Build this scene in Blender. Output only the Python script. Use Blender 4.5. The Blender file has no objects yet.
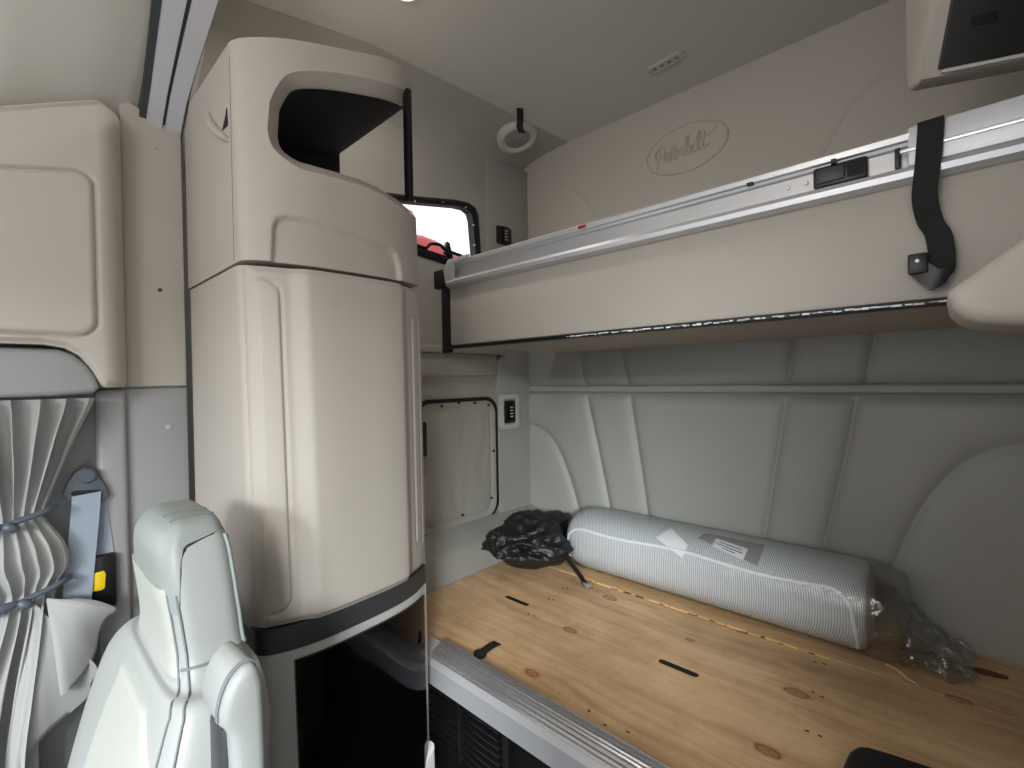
import bpy, bmesh, math, random
import numpy as np
from mathutils import Vector, Matrix, noise

random.seed(7)
SC = bpy.context.scene
COL = SC.collection
H = 1.4            # eye height above the sleeper floor; coordinates below are written relative to it
PI = math.pi

# ------------------------------------------------------------------ camera
F_PX = 465.0
roll, pitch, yaw = math.radians(1.05), math.radians(-0.5), math.radians(47.5)
FW = np.array([-math.cos(yaw)*math.cos(pitch), math.sin(yaw)*math.cos(pitch), math.sin(pitch)])
_r0 = np.cross(FW, [0, 0, 1.0]); _r0 /= np.linalg.norm(_r0)
_u0 = np.cross(_r0, FW)
RT = math.cos(roll)*_r0 - math.sin(roll)*_u0
UP = math.cos(roll)*_u0 + math.sin(roll)*_r0

def at(u, v, x=None, y=None, z=None):
    """point of the photograph on one of the planes of the room"""
    d = FW + RT*(u-512)/F_PX + UP*(384-v)/F_PX
    t = x/d[0] if x is not None else y/d[1] if y is not None else z/d[2]
    return Vector((d*t).tolist())

cam = bpy.data.objects.new('camera', bpy.data.cameras.new('camera'))
COL.objects.link(cam)
cam.data.sensor_width = 36.0
cam.data.lens = F_PX*36.0/1024.0
cam.data.clip_start = 0.01
M = Matrix(((RT[0], UP[0], -FW[0], 0), (RT[1], UP[1], -FW[1], 0), (RT[2], UP[2], -FW[2], H), (0, 0, 0, 1)))
cam.matrix_world = M
SC.camera = cam

# ------------------------------------------------------------------ materials
def lin(c):
    return tuple((x/12.92 if x <= 0.04045 else ((x+0.055)/1.055)**2.4) for x in c)

def mat(name, col, rough=0.6, metal=0.0, bump=0.0, scale=300.0, var=0.0, coat=0.0, spec=0.5, emit=0.0, aniso=None, sheen=0.0):
    m = bpy.data.materials.new(name); m.use_nodes = True
    nt = m.node_tree; b = nt.nodes['Principled BSDF']
    c = (*lin(col), 1)
    b.inputs['Base Color'].default_value = c
    b.inputs['Roughness'].default_value = rough
    b.inputs['Metallic'].default_value = metal
    b.inputs['Specular IOR Level'].default_value = spec
    b.inputs['Coat Weight'].default_value = coat
    b.inputs['Sheen Weight'].default_value = sheen
    if emit:
        b.inputs['Emission Color'].default_value = c
        b.inputs['Emission Strength'].default_value = emit
    tc = nt.nodes.new('ShaderNodeTexCoord')
    mp = nt.nodes.new('ShaderNodeMapping')
    nt.links.new(tc.outputs['Object'], mp.inputs['Vector'])
    if aniso: mp.inputs['Scale'].default_value = aniso
    n = nt.nodes.new('ShaderNodeTexNoise')
    n.inputs['Scale'].default_value = scale; n.inputs['Detail'].default_value = 3
    nt.links.new(mp.outputs['Vector'], n.inputs['Vector'])
    if bump:
        bp = nt.nodes.new('ShaderNodeBump')
        bp.inputs['Strength'].default_value = bump; bp.inputs['Distance'].default_value = 0.002
        nt.links.new(n.outputs['Fac'], bp.inputs['Height'])
        nt.links.new(bp.outputs['Normal'], b.inputs['Normal'])
    if var:
        n2 = nt.nodes.new('ShaderNodeTexNoise')
        n2.inputs['Scale'].default_value = 6; n2.inputs['Detail'].default_value = 5
        nt.links.new(mp.outputs['Vector'], n2.inputs['Vector'])
        mx = nt.nodes.new('ShaderNodeMix'); mx.data_type = 'RGBA'
        mx.inputs['A'].default_value = (*[v*(1-var) for v in c[:3]], 1)
        mx.inputs['B'].default_value = (*[min(1, v*(1+var)) for v in c[:3]], 1)
        nt.links.new(n2.outputs['Fac'], mx.inputs['Factor'])
        nt.links.new(mx.outputs['Result'], b.inputs['Base Color'])
    return m

MT = {}
MT['beige'] = mat('beige moulded plastic', (.705, .675, .64), .55, bump=.10, scale=500, var=.03)
MT['vinyl'] = mat('padded grey vinyl', (.64, .64, .62), .55, bump=.10, scale=600, var=.03)
MT['wallgrey'] = mat('grey moulded wall', (.68, .665, .635), .6, bump=.08, scale=500, var=.03)
MT['headliner'] = mat('headliner fabric', (.80, .785, .755), .9, bump=.25, scale=700, var=.02)
MT['upperwall'] = mat('beige moulded wall', (.765, .735, .695), .6, bump=.08, scale=500, var=.02)
MT['coolgrey'] = mat('grey cab plastic', (.56, .56, .565), .45, bump=.08, scale=500, var=.03)
MT['darkgrey'] = mat('dark grey trim', (.22, .225, .235), .45, bump=.05)
MT['plategrey'] = mat('light grey plate', (.76, .755, .74), .4, bump=.05)
MT['alu'] = mat('brushed aluminium', (.86, .86, .87), .30, 1.0, bump=.12, scale=60, aniso=(.05, 8, 8))
MT['alumatte'] = mat('satin aluminium', (.83, .83, .85), .42, 1.0, bump=.06, scale=80, aniso=(.05, 8, 8))
MT['silver'] = mat('silver painted metal', (.80, .80, .825), .42, .35, bump=.03)
MT['railmetal'] = mat('anodised aluminium', (.80, .80, .81), .33, .45, bump=.04, scale=80, aniso=(.05, 8, 8))
MT['ribmetal'] = mat('ribbed aluminium', (.84, .84, .85), .27, .85, bump=.05, scale=60, aniso=(.05, 8, 8))
MT['chrome'] = mat('chrome', (.9, .9, .9), .1, 1.0)
MT['black'] = mat('black plastic', (.055, .055, .06), .42)
MT['satinblack'] = mat('satin black', (.07, .07, .075), .22)
MT['rubber'] = mat('black rubber', (.06, .06, .062), .6, bump=.1)
MT['smoke'] = mat('smoked panel', (.15, .15, .15), .3, bump=.05, scale=90)
MT['liner'] = mat('black liner', (.05, .05, .052), .75, bump=.1)
MT['gloss'] = mat('gloss black', (.018, .018, .028), .10, spec=.3)
MT['web'] = mat('black webbing', (.065, .065, .07), .75, bump=.5, scale=350, aniso=(1, 1, 3))
MT['belt'] = mat('grey blue seat belt webbing', (.55, .585, .64), .55, bump=.3, scale=260, aniso=(1, 1, 4))
MT['beltplastic'] = mat('slate plastic', (.30, .325, .37), .42)
MT['yellow'] = mat('yellow label', (.86, .74, .08), .5)
MT['curtain'] = mat('curtain cloth', (.61, .61, .605), .75, bump=.25, scale=900, sheen=.2)
MT['leather'] = mat('grey leather', (.625, .638, .632), .42, bump=.15, scale=420, var=.03)
MT['cream'] = mat('cream leather', (.685, .695, .67), .48, bump=.18, scale=420, var=.02)
MT['topleather'] = mat('sage leather', (.555, .58, .568), .45, bump=.15, scale=420, var=.03)
MT['seam'] = mat('seam thread', (.47, .49, .51), .7)
MT['carpet'] = mat('floor mat', (.12, .12, .125), .9, bump=.6, scale=300)
MT['bag'] = mat('black nylon', (.075, .078, .085), .5, bump=.5, scale=120, spec=.6)
MT['paper'] = mat('white paper', (.94, .945, .95), .6)
MT['red'] = mat('red vehicle paint', (.62, .05, .12), .3, coat=.5)
MT['splinter'] = mat('raw split wood', (.90, .74, .50), .7, bump=.4, scale=200, aniso=(1, 10, 10))
MT['barkdark'] = mat('dark split wood', (.35, .22, .13), .8)
MT['lens'] = mat('lamp lens', (1, .95, .86), .4, emit=1.2)

def wood():
    m = bpy.data.materials.new('plywood'); m.use_nodes = True
    nt = m.node_tree; N = nt.nodes; L = nt.links; b = N['Principled BSDF']
    b.inputs['Roughness'].default_value = .5
    tc = N.new('ShaderNodeTexCoord')
    geo = N.new('ShaderNodeNewGeometry')
    # warp
    nz = N.new('ShaderNodeTexNoise'); nz.inputs['Scale'].default_value = 2.2; nz.inputs['Detail'].default_value = 2
    mp0 = N.new('ShaderNodeMapping'); mp0.inputs['Scale'].default_value = (.7, 2.6, 1)
    L.new(geo.outputs['Position'], mp0.inputs['Vector']); L.new(mp0.outputs['Vector'], nz.inputs['Vector'])
    sc = N.new('ShaderNodeVectorMath'); sc.operation = 'SCALE'; sc.inputs['Scale'].default_value = .16
    L.new(nz.outputs['Color'], sc.inputs[0])
    ad = N.new('ShaderNodeVectorMath'); ad.operation = 'ADD'
    L.new(geo.outputs['Position'], ad.inputs[0]); L.new(sc.outputs['Vector'], ad.inputs[1])
    mp = N.new('ShaderNodeMapping'); mp.inputs['Scale'].default_value = (2.6, 34, 1)
    mp.inputs['Rotation'].default_value = (0, 0, .04)
    L.new(ad.outputs['Vector'], mp.inputs['Vector'])
    g = N.new('ShaderNodeTexNoise'); g.inputs['Scale'].default_value = 1.0; g.inputs['Detail'].default_value = 6; g.inputs['Roughness'].default_value = .62
    L.new(mp.outputs['Vector'], g.inputs['Vector'])
    r = N.new('ShaderNodeValToRGB')
    e = r.color_ramp.elements
    e[0].position = .28; e[0].color = (*lin((.72, .575, .43)), 1)
    e[1].position = .72; e[1].color = (*lin((.88, .755, .60)), 1)
    e2 = e.new(.5); e2.color = (*lin((.82, .68, .52)), 1)
    L.new(g.outputs['Fac'], r.inputs['Fac'])
    # blotches of dirt
    bl = N.new('ShaderNodeTexNoise'); bl.inputs['Scale'].default_value = 5; bl.inputs['Detail'].default_value = 8; bl.inputs['Roughness'].default_value = .7
    L.new(geo.outputs['Position'], bl.inputs['Vector'])
    r2 = N.new('ShaderNodeValToRGB'); r2.color_ramp.elements[0].position = .36; r2.color_ramp.elements[0].color = (.76, .70, .63, 1)
    r2.color_ramp.elements[1].position = .56; r2.color_ramp.elements[1].color = (1, 1, 1, 1)
    L.new(bl.outputs['Fac'], r2.inputs['Fac'])
    mx = N.new('ShaderNodeMix'); mx.data_type = 'RGBA'; mx.blend_type = 'MULTIPLY'; mx.inputs['Factor'].default_value = .8
    L.new(r.outputs['Color'], mx.inputs['A']); L.new(r2.outputs['Color'], mx.inputs['B'])
    out = mx.outputs['Result']
    knots = [((570, 630), .017), ((610, 598), .019), ((532, 673), .016), ((797, 693), .020), ((768, 751), .018), ((742, 632), .008), ((880, 642), .010), ((600, 572), .008), ((690, 640), .007), ((960, 700), .016)]
    for (p, rad) in knots:
        w = at(*p, z=-.75)
        sub = N.new('ShaderNodeVectorMath'); sub.operation = 'SUBTRACT'; sub.inputs[1].default_value = (w.x, w.y, H-.75)
        L.new(geo.outputs['Position'], sub.inputs[0])
        nn = N.new('ShaderNodeTexNoise'); nn.inputs['Scale'].default_value = 60
        L.new(geo.outputs['Position'], nn.inputs['Vector'])
        ml = N.new('ShaderNodeVectorMath'); ml.operation = 'MULTIPLY'; ml.inputs[1].default_value = (.75, 1.35, 0)
        L.new(sub.outputs['Vector'], ml.inputs[0])
        ln = N.new('ShaderNodeVectorMath'); ln.operation = 'LENGTH'; L.new(ml.outputs['Vector'], ln.inputs[0])
        ma = N.new('ShaderNodeMath'); ma.operation = 'MULTIPLY_ADD'; ma.inputs[1].default_value = .010; L.new(nn.outputs['Fac'], ma.inputs[0]); L.new(ln.outputs['Value'], ma.inputs[2])
        kr = N.new('ShaderNodeMapRange'); kr.inputs['From Max'].default_value = rad + .012
        L.new(ma.outputs['Value'], kr.inputs['Value'])
        cr = N.new('ShaderNodeValToRGB'); q = cr.color_ramp.elements
        q[0].position = .0; q[0].color = (.55, .40, .30, 1); q[1].position = 1.0; q[1].color = (1, 1, 1, 1)
        for pos, c in ((.55, (.72, .55, .42, 1)), (.70, (.28, .17, .11, 1)), (.82, (.85, .75, .66, 1))):
            k = q.new(pos); k.color = c
        L.new(kr.outputs['Result'], cr.inputs['Fac'])
        m2 = N.new('ShaderNodeMix'); m2.data_type = 'RGBA'; m2.blend_type = 'MULTIPLY'; m2.inputs['Factor'].default_value = .9
        L.new(out, m2.inputs['A']); L.new(cr.outputs['Color'], m2.inputs['B'])
        out = m2.outputs['Result']
    L.new(out, b.inputs['Base Color'])
    bp = N.new('ShaderNodeBump'); bp.inputs['Strength'].default_value = .25; bp.inputs['Distance'].default_value = .002
    L.new(g.outputs['Fac'], bp.inputs['Height']); L.new(bp.outputs['Normal'], b.inputs['Normal'])
    return m
MT['wood'] = wood()

def striped():
    m = bpy.data.materials.new('striped mattress ticking'); m.use_nodes = True
    nt = m.node_tree; N = nt.nodes; L = nt.links; b = N['Principled BSDF']
    b.inputs['Roughness'].default_value = .55
    geo = N.new('ShaderNodeNewGeometry')
    mp = N.new('ShaderNodeMapping'); mp.inputs['Rotation'].default_value = (0, 0, math.radians(-30))
    L.new(geo.outputs['Position'], mp.inputs['Vector'])
    w = N.new('ShaderNodeTexWave'); w.wave_type = 'BANDS'; w.bands_direction = 'X'
    w.inputs['Scale'].default_value = 58; w.inputs['Distortion'].default_value = .5; w.inputs['Detail'].default_value = 2
    L.new(mp.outputs['Vector'], w.inputs['Vector'])
    r = N.new('ShaderNodeValToRGB'); e = r.color_ramp.elements
    e[0].position = .12; e[0].color = (*lin((.60, .63, .655)), 1); e[1].position = .45; e[1].color = (*lin((.87, .88, .885)), 1)
    L.new(w.outputs['Fac'], r.inputs['Fac']); L.new(r.outputs['Color'], b.inputs['Base Color'])
    bp = N.new('ShaderNodeBump'); bp.inputs['Strength'].default_value = .5; bp.inputs['Distance'].default_value = .003
    L.new(w.outputs['Fac'], bp.inputs['Height']); L.new(bp.outputs['Normal'], b.inputs['Normal'])
    return m
MT['ticking'] = striped()

def film(name, opac, rough, tint=(1, 1, 1), bump=.6, scale=25):
    m = bpy.data.materials.new(name); m.use_nodes = True
    nt = m.node_tree; N = nt.nodes; L = nt.links
    N.remove(N['Principled BSDF'])
    o = N['Material Output']
    t = N.new('ShaderNodeBsdfTransparent'); t.inputs['Color'].default_value = (*tint, 1)
    g = N.new('ShaderNodeBsdfGlossy'); g.inputs['Roughness'].default_value = rough
    fr = N.new('ShaderNodeLayerWeight'); fr.inputs['Blend'].default_value = .5
    pw = N.new('ShaderNodeMath'); pw.operation = 'POWER'; pw.inputs[1].default_value = 3.5
    L.new(fr.outputs['Facing'], pw.inputs[0])
    ad = N.new('ShaderNodeMath'); ad.operation = 'MULTIPLY_ADD'; ad.inputs[1].default_value = .35; ad.inputs[2].default_value = opac; ad.use_clamp = True
    n = N.new('ShaderNodeTexNoise'); n.inputs['Scale'].default_value = scale; n.inputs['Detail'].default_value = 4
    tc = N.new('ShaderNodeTexCoord'); L.new(tc.outputs['Object'], n.inputs['Vector'])
    bp = N.new('ShaderNodeBump'); bp.inputs['Strength'].default_value = bump; bp.inputs['Distance'].default_value = .01
    L.new(n.outputs['Fac'], bp.inputs['Height']); L.new(bp.outputs['Normal'], g.inputs['Normal']); L.new(bp.outputs['Normal'], fr.inputs['Normal'])
    L.new(pw.outputs['Value'], ad.inputs[0])
    mx = N.new('ShaderNodeMixShader'); L.new(ad.outputs['Value'], mx.inputs['Fac'])
    L.new(t.outputs['BSDF'], mx.inputs[1]); L.new(g.outputs['BSDF'], mx.inputs[2])
    L.new(mx.outputs['Shader'], o.inputs['Surface'])
    return m
MT['wrap'] = film('clear plastic wrap', .07, .13, (.96, .97, .98), .5, 30)
MT['tail'] = film('crumpled plastic', .24, .12, (.93, .94, .95), .7, 40)
MT['glass'] = film('window glass', .02, .02, (.95, .97, .96), .0)

# ------------------------------------------------------------------ mesh building
class MB:
    def __init__(s): s.v = []; s.f = []; s.mi = []; s.cur = 0
    def add(s, vs, fs):
        b = len(s.v); s.v += [tuple(map(float, v)) for v in vs]
        for f in fs: s.f.append(tuple(b+i for i in f)); s.mi.append(s.cur)
        return s
    def bm(s, bm):
        bm.verts.index_update()
        return s.add([v.co[:] for v in bm.verts], [[v.index for v in f.verts] for f in bm.faces])
    def box(s, x0, x1, y0, y1, z0, z1, bev=0.0, seg=2, mtx=None):
        bm = bmesh.new(); bmesh.ops.create_cube(bm, size=1)
        for v in bm.verts:
            v.co = Vector(((x0+x1)/2+v.co.x*(x1-x0), (y0+y1)/2+v.co.y*(y1-y0), (z0+z1)/2+v.co.z*(z1-z0)))
        if bev: bmesh.ops.bevel(bm, geom=bm.edges[:], offset=bev, segments=seg, profile=.5, affect='EDGES')
        if mtx is not None: bmesh.ops.transform(bm, matrix=mtx, verts=bm.verts)
        s.bm(bm); bm.free(); return s
    def prism(s, poly, axis, a0, a1, bev=0.0, seg=2, mtx=None):
        """poly: 2-D outline in the two other axes (in xyz order), extruded along axis"""
        def P(p, a): 
            return {'x': (a, p[0], p[1]), 'y': (p[0], a, p[1]), 'z': (p[0], p[1], a)}[axis]
        bm = bmesh.new()
        A = [bm.verts.new(P(p, a0)) for p in poly]; B = [bm.verts.new(P(p, a1)) for p in poly]
        n = len(poly)
        bm.faces.new(A); bm.faces.new(B[::-1])
        for i in range(n): bm.faces.new((A[i], B[i], B[(i+1) % n], A[(i+1) % n]))
        bmesh.ops.recalc_face_normals(bm, faces=bm.faces)
        if bev:
            ed = [e for e in bm.edges if (e.verts[0] in A) == (e.verts[1] in A)]
            bmesh.ops.bevel(bm, geom=ed, offset=bev, segments=seg, profile=.5, affect='EDGES')
        bmesh.ops.triangulate(bm, faces=[f for f in bm.faces if len(f.verts) > 4])
        if mtx is not None: bmesh.ops.transform(bm, matrix=mtx, verts=bm.verts)
        s.bm(bm); bm.free(); return s
    def loft(s, rings, cap=True, closed=True):
        n = len(rings[0]); vs = [p for r in rings for p in r]; fs = []
        for i in range(len(rings)-1):
            for j in range(n if closed else n-1):
                fs.append((i*n+j, i*n+(j+1) % n, (i+1)*n+(j+1) % n, (i+1)*n+j))
        if cap and closed: fs += [tuple(range(n))[::-1], tuple((len(rings)-1)*n+j for j in range(n))]
        return s.add(vs, fs)
    def tube(s, pts, r, n=8, cap=True, closed=False, flat=1.0):
        pts = [Vector(p) for p in pts]; rings = []
        m = len(pts)
        up = Vector((0, 0, 1))
        for i, p in enumerate(pts):
            if closed: t = pts[(i+1) % m]-pts[i-1]
            else: t = pts[min(i+1, m-1)]-pts[max(i-1, 0)]
            t.normalize()
            a = t.cross(up)
            if a.length < .05: a = t.cross(Vector((1, 0, 0)))
            a.normalize(); b = t.cross(a).normalized()
            rr = r[i] if isinstance(r, (list, tuple)) else r
            rings.append([p+a*math.cos(2*PI*k/n)*rr+b*math.sin(2*PI*k/n)*rr*flat for k in range(n)])
        if closed: rings.append(rings[0]); return s.loft(rings, cap=False)
        return s.loft(rings, cap)
    def ribbon(s, pts, wid, th, side):
        """flat strap along pts; side = width direction(s)"""
        pts = [Vector(p) for p in pts]; rings = []; m = len(pts)
        for i, p in enumerate(pts):
            t = (pts[min(i+1, m-1)]-pts[max(i-1, 0)]).normalized()
            sd = Vector(side[i] if isinstance(side, list) else side).normalized()
            nr = t.cross(sd).normalized(); w = (wid[i] if isinstance(wid, list) else wid)/2
            rings.append([p-sd*w-nr*th/2, p+sd*w-nr*th/2, p+sd*w+nr*th/2, p-sd*w+nr*th/2])
        return s.loft(rings)
    def sheet(s, front, back=None):
        """front: 2-D list of points; back: same shape (closed slab) or None"""
        R, C = len(front), len(front[0])
        vs = [p for r in front for p in r]
        fs = [(i*C+j, i*C+j+1, (i+1)*C+j+1, (i+1)*C+j) for i in range(R-1) for j in range(C-1)]
        if back is not None:
            o = R*C; vs += [p for r in back for p in r]
            fs += [(o+i*C+j, o+(i+1)*C+j, o+(i+1)*C+j+1, o+i*C+j+1) for i in range(R-1) for j in range(C-1)]
            ring = [(0, j) for j in range(C)]+[(i, C-1) for i in range(1, R)]+[(R-1, j) for j in range(C-2, -1, -1)]+[(i, 0) for i in range(R-2, 0, -1)]
            for k in range(len(ring)):
                a, b = ring[k], ring[(k+1) % len(ring)]
                A, B = a[0]*C+a[1], b[0]*C+b[1]
                fs.append((B, A, o+A, o+B))
        return s.add(vs, fs)
    def lathe(s, prof, n=32, mtx=Matrix()):
        rings = [[mtx @ Vector((r*math.cos(2*PI*k/n), r*math.sin(2*PI*k/n), h)) for k in range(n)] for r, h in prof]
        return s.loft(rings)
    def build(s, name, mats, parent=None, angle=35, bevel=0.0, origin=None, fix=True, **props):
        me = bpy.data.meshes.new(name)
        v = np.array(s.v, dtype=float); v[:, 2] += H
        lo, hi = v.min(0), v.max(0)
        o = np.array(origin) if origin is not None else np.array([(lo[0]+hi[0])/2, (lo[1]+hi[1])/2, lo[2]])
        me.from_pydata((v-o).tolist(), [], s.f)
        if not isinstance(mats, (list, tuple)): mats = [mats]
        for m in mats: me.materials.append(MT[m])
        if len(mats) > 1: me.polygons.foreach_set('material_index', s.mi)
        if fix:
            bm = bmesh.new(); bm.from_mesh(me); bmesh.ops.recalc_face_normals(bm, faces=bm.faces); bm.to_mesh(me); bm.free()
        me.polygons.foreach_set('use_smooth', [True]*len(me.polygons))
        me.set_sharp_from_angle(angle=math.radians(angle))
        ob = bpy.data.objects.new(name, me); COL.objects.link(ob)
        p0 = np.zeros(3)
        if parent is not None:
            ob.parent = parent
            q = parent
            while q is not None: p0 += np.array(q.location); q = q.parent
        ob.location = (o-p0).tolist()
        if bevel:
            bv = ob.modifiers.new('edge', 'BEVEL'); bv.width = bevel; bv.segments = 3; bv.limit_method = 'ANGLE'; bv.angle_limit = math.radians(40)
        for k, val in props.items(): ob[k] = val
        return ob

def tag(o, label, cat, group=None):
    o['label'] = label; o['category'] = cat
    if group: o['group'] = group
    return o
def thing(name, loc, label, cat, group=None):
    o = bpy.data.objects.new(name, None); COL.objects.link(o)
    o.location = (loc[0], loc[1], loc[2]+H); o.empty_display_size = .05
    return tag(o, label, cat, group)
def struct(o): o['kind'] = 'structure'; return o

def lerp(a, b, t): return a+(b-a)*t
def sst(a, b, x):
    t = min(1, max(0, (x-a)/(b-a))); return t*t*(3-2*t)
def interp(tab, x):
    if x <= tab[0][0]: return tab[0][1]
    for (a, va), (b, vb) in zip(tab, tab[1:]):
        if x <= b: return lerp(va, vb, (x-a)/(b-a))
    return tab[-1][1]
def rrect(a0, a1, b0, b1, r, n=6):
    """rounded rectangle outline, counter-clockwise; r one radius or four (from a0b0)"""
    rs = r if isinstance(r, (tuple, list)) else (r,)*4
    out = []
    for (ca, cb, s0), q in zip(((a0, b0, PI), (a1, b0, 1.5*PI), (a1, b1, 0), (a0, b1, .5*PI)), rs):
        xa = ca+q if ca == a0 else ca-q; xb = cb+q if cb == b0 else cb-q
        for k in range(n+1):
            t = s0+k/n*PI/2; out.append((xa+q*math.cos(t), xb+q*math.sin(t)))
    return out
def sd_rrect(a, b, a0, a1, b0, b1, r):
    qa = abs(a-(a0+a1)/2)-(a1-a0)/2+r; qb = abs(b-(b0+b1)/2)-(b1-b0)/2+r
    return math.hypot(max(qa, 0), max(qb, 0))+min(max(qa, qb), 0)-r
def smooth(pts, n=6):
    """Catmull-Rom through pts"""
    P = [Vector(p) for p in pts]; out = []
    for i in range(len(P)-1):
        p0, p1, p2, p3 = P[max(i-1, 0)], P[i], P[i+1], P[min(i+2, len(P)-1)]
        for k in range(n):
            t = k/n
            out.append(.5*((2*p1)+(p2-p0)*t+(2*p0-5*p1+4*p2-p3)*t*t+(3*p1-p0-3*p2+p3)*t**3))
    out.append(P[-1]); return out
def dseg(px, py, poly):
    """numpy distance from grids px,py to a polyline"""
    d = np.full(px.shape, 1e9)
    for (ax, ay), (bx, by) in zip(poly, poly[1:]):
        vx, vy = bx-ax, by-ay; l = vx*vx+vy*vy+1e-12
        t = np.clip(((px-ax)*vx+(py-ay)*vy)/l, 0, 1)
        d = np.minimum(d, np.hypot(px-ax-t*vx, py-ay-t*vy))
    return d
def dense(lo, hi, step, extra=()):
    """1-D grid, finer inside the extra ranges (a,b,step)"""
    out = []; x = lo
    while x < hi-1e-6:
        out.append(x); st = step
        for a, b, s in extra:
            if a <= x <= b: st = min(st, s)
        x += st
    out.append(hi); return out

# ================================================================== SETTING
XW = -1.50      # sleeper left wall
XR = .62        # right wall
YR = 1.75       # rear wall

# floor
m = MB(); m.box(-1.7, .75, -1.5, 1.9, -1.46, -1.40); struct(m.build('floor', 'carpet'))

# rear wall: padded lower half with pleats, ledge strip, moulded upper half
pl = []
def pline(*ps): pl.append([(at(u, v, y=YR).x, at(u, v, y=YR).z) for u, v in ps])
pline((578, 330), (581, 355), (584, 383)); pline((619, 330), (623, 355), (627, 383))
pline((794, 318), (792, 350), (788, 383)); pline((880, 312), (873, 345), (865, 383))
pline((588, 399), (597, 440), (609, 500), (616, 540)); pline((631, 399), (639, 450), (647, 505), (652, 540))
pline((786, 402), (777, 460), (766, 530), (758, 575)); pline((856, 402), (845, 460), (828, 530), (815, 590))
bigarc = [[(at(u, v, y=YR).x, at(u, v, y=YR).z) for u, v in ((527, 423), (545, 431), (558, 447), (570, 477), (579, 508), (586, 540))],
          [(at(u, v, y=YR).x, at(u, v, y=YR).z) for u, v in ((1060, 440), (1024, 445), (985, 453), (955, 470), (930, 497), (910, 530), (895, 565), (885, 600))]]
uparc = [[(at(u, v, y=YR).x, at(u, v, y=YR).z) for u, v in ((524, 174), (545, 179), (562, 184), (577, 194), (588, 207), (596, 222), (602, 245))],
         [(at(u, v, y=YR).x, at(u, v, y=YR).z) for u, v in ((950, 20), (905, 57), (880, 78), (855, 104), (840, 126), (826, 152), (818, 180))]]
xs = np.array(dense(-1.56, XR, .012, ((-1.56, .22, .0036),))); zs = np.array(dense(-.98, 1.12, .012, ((-.085, -.015, .0025), (-.80, .2, .010), (.6, 1.1, .006))))
GX, GZ = np.meshgrid(xs, zs)
dep = np.zeros(GX.shape)
lowm = (GZ < -.062); midm = (GZ > -.030) & (GZ < .30)
for k, p in enumerate(pl):
    d = dseg(GX, GZ, p)
    # pleats stop at the ledge strip
    msk = midm if k < 4 else lowm
    dep += msk*(.020*np.exp(-d/.016))
for p in bigarc:
    d = dseg(GX, GZ, smooth([(a, b, 0) for a, b in p], 5) and [(q.x, q.y) for q in smooth([(a, b, 0) for a, b in p], 5)])
    dep += lowm*(.020*np.exp(-d/.020))
for p in uparc:
    pp = [(q.x, q.y) for q in smooth([(a, b, 0) for a, b in p], 5)]
    d = dseg(GX, GZ, pp); dep += (GZ > .3)*.007*np.exp(-d/.008)
# padding bulges and rolls in to the strip
dep -= lowm*.018*(1-np.exp(-((GZ+.062)/.02)**2)) + midm*.015*(1-np.exp(-((GZ+.030)/.02)**2))
dep += .006*np.exp(-((GZ+.030)/.003)**2) + .008*np.exp(-((GZ+.063)/.0035)**2)
dep -= .013*np.exp(-((GZ+.046)/.0145)**8)
Yf = YR+dep
front = [[(GX[i, j], Yf[i, j], GZ[i, j]) for j in range(len(xs))] for i in range(len(zs))]
back = [[(GX[i, j], YR+.06, GZ[i, j]) for j in range(len(xs))] for i in range(len(zs))]
m = MB(); m.sheet(front, back)
m.mi = [1 if all(m.v[i][2] > .15 for i in f) else 0 for f in m.f]
rw = struct(m.build('wall_rear', ['vinyl', 'upperwall'], angle=80))

# embossed oval emblem with script lettering, raised from the rear wall
ec = (at(647, 160, y=YR)+at(728, 138, y=YR))/2
a0 = at(647, 163, y=YR); a1 = at(728, 137, y=YR)
m = MB()
EW, EH = abs(a1.x-a0.x)/2, .088
CX, CZ = ec.x, ec.z+.006
m.tube([(CX+EW*math.cos(t), YR-.0005, CZ+EH*math.sin(t)) for t in [2*PI*k/72 for k in range(72)]], .0045, 8, closed=True)
# cursive strokes in a 0..10 x 0..3 box
strokes = [
 [(.75, 1.35), (.45, 1.9), (.55, 2.6), (1.05, 2.95), (1.65, 2.75), (1.8, 2.2), (1.45, 1.7), (.95, 1.6)],          # P bowl
 [(1.15, 2.75), (1.0, 1.9), (.85, 1.1), (.65, .3)],                                                              # P stem
 [(1.7, 1.15), (2.05, 1.35), (2.2, 1.75), (1.95, 1.95), (1.7, 1.6), (1.72, 1.1), (2.0, .85), (2.4, 1.1)],          # e
 [(2.75, 2.6), (2.65, 1.9), (2.55, 1.2), (2.7, .85), (3.0, 1.05)], [(2.35, 2.05), (2.75, 2.1), (3.5, 2.45)],       # t
 [(3.0, 1.05), (3.35, 1.35), (3.5, 1.75), (3.25, 1.95), (3.0, 1.6), (3.02, 1.1), (3.3, .85), (3.65, 1.1)],         # e
 [(3.65, 1.1), (3.85, 1.9), (4.0, 1.75), (4.25, 1.85), (4.2, 1.4), (4.2, 1.0), (4.45, .95)],                       # r
 [(4.45, .95), (4.85, 1.8), (5.05, 2.9), (4.85, 3.1), (4.7, 2.5), (4.7, 1.3), (4.9, .85), (5.2, 1.0), (5.3, 1.5), (5.1, 1.8), (5.5, 1.75)],   # b
 [(5.6, 1.9), (5.55, 1.3), (5.65, .9), (5.95, 1.0)],                                                             # i
 [(5.95, 1.0), (6.35, 1.8), (6.6, 2.9), (6.4, 3.15), (6.2, 2.5), (6.2, 1.3), (6.4, .9), (6.7, 1.0)],               # l
 [(7.1, 2.9), (6.98, 2.0), (6.9, 1.2), (7.05, .9), (7.4, 1.05), (7.65, 1.3)], [(6.6, 2.2), (7.2, 2.3), (7.9, 2.5), (8.7, 2.95)],   # t with the long cross bar
]
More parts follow.
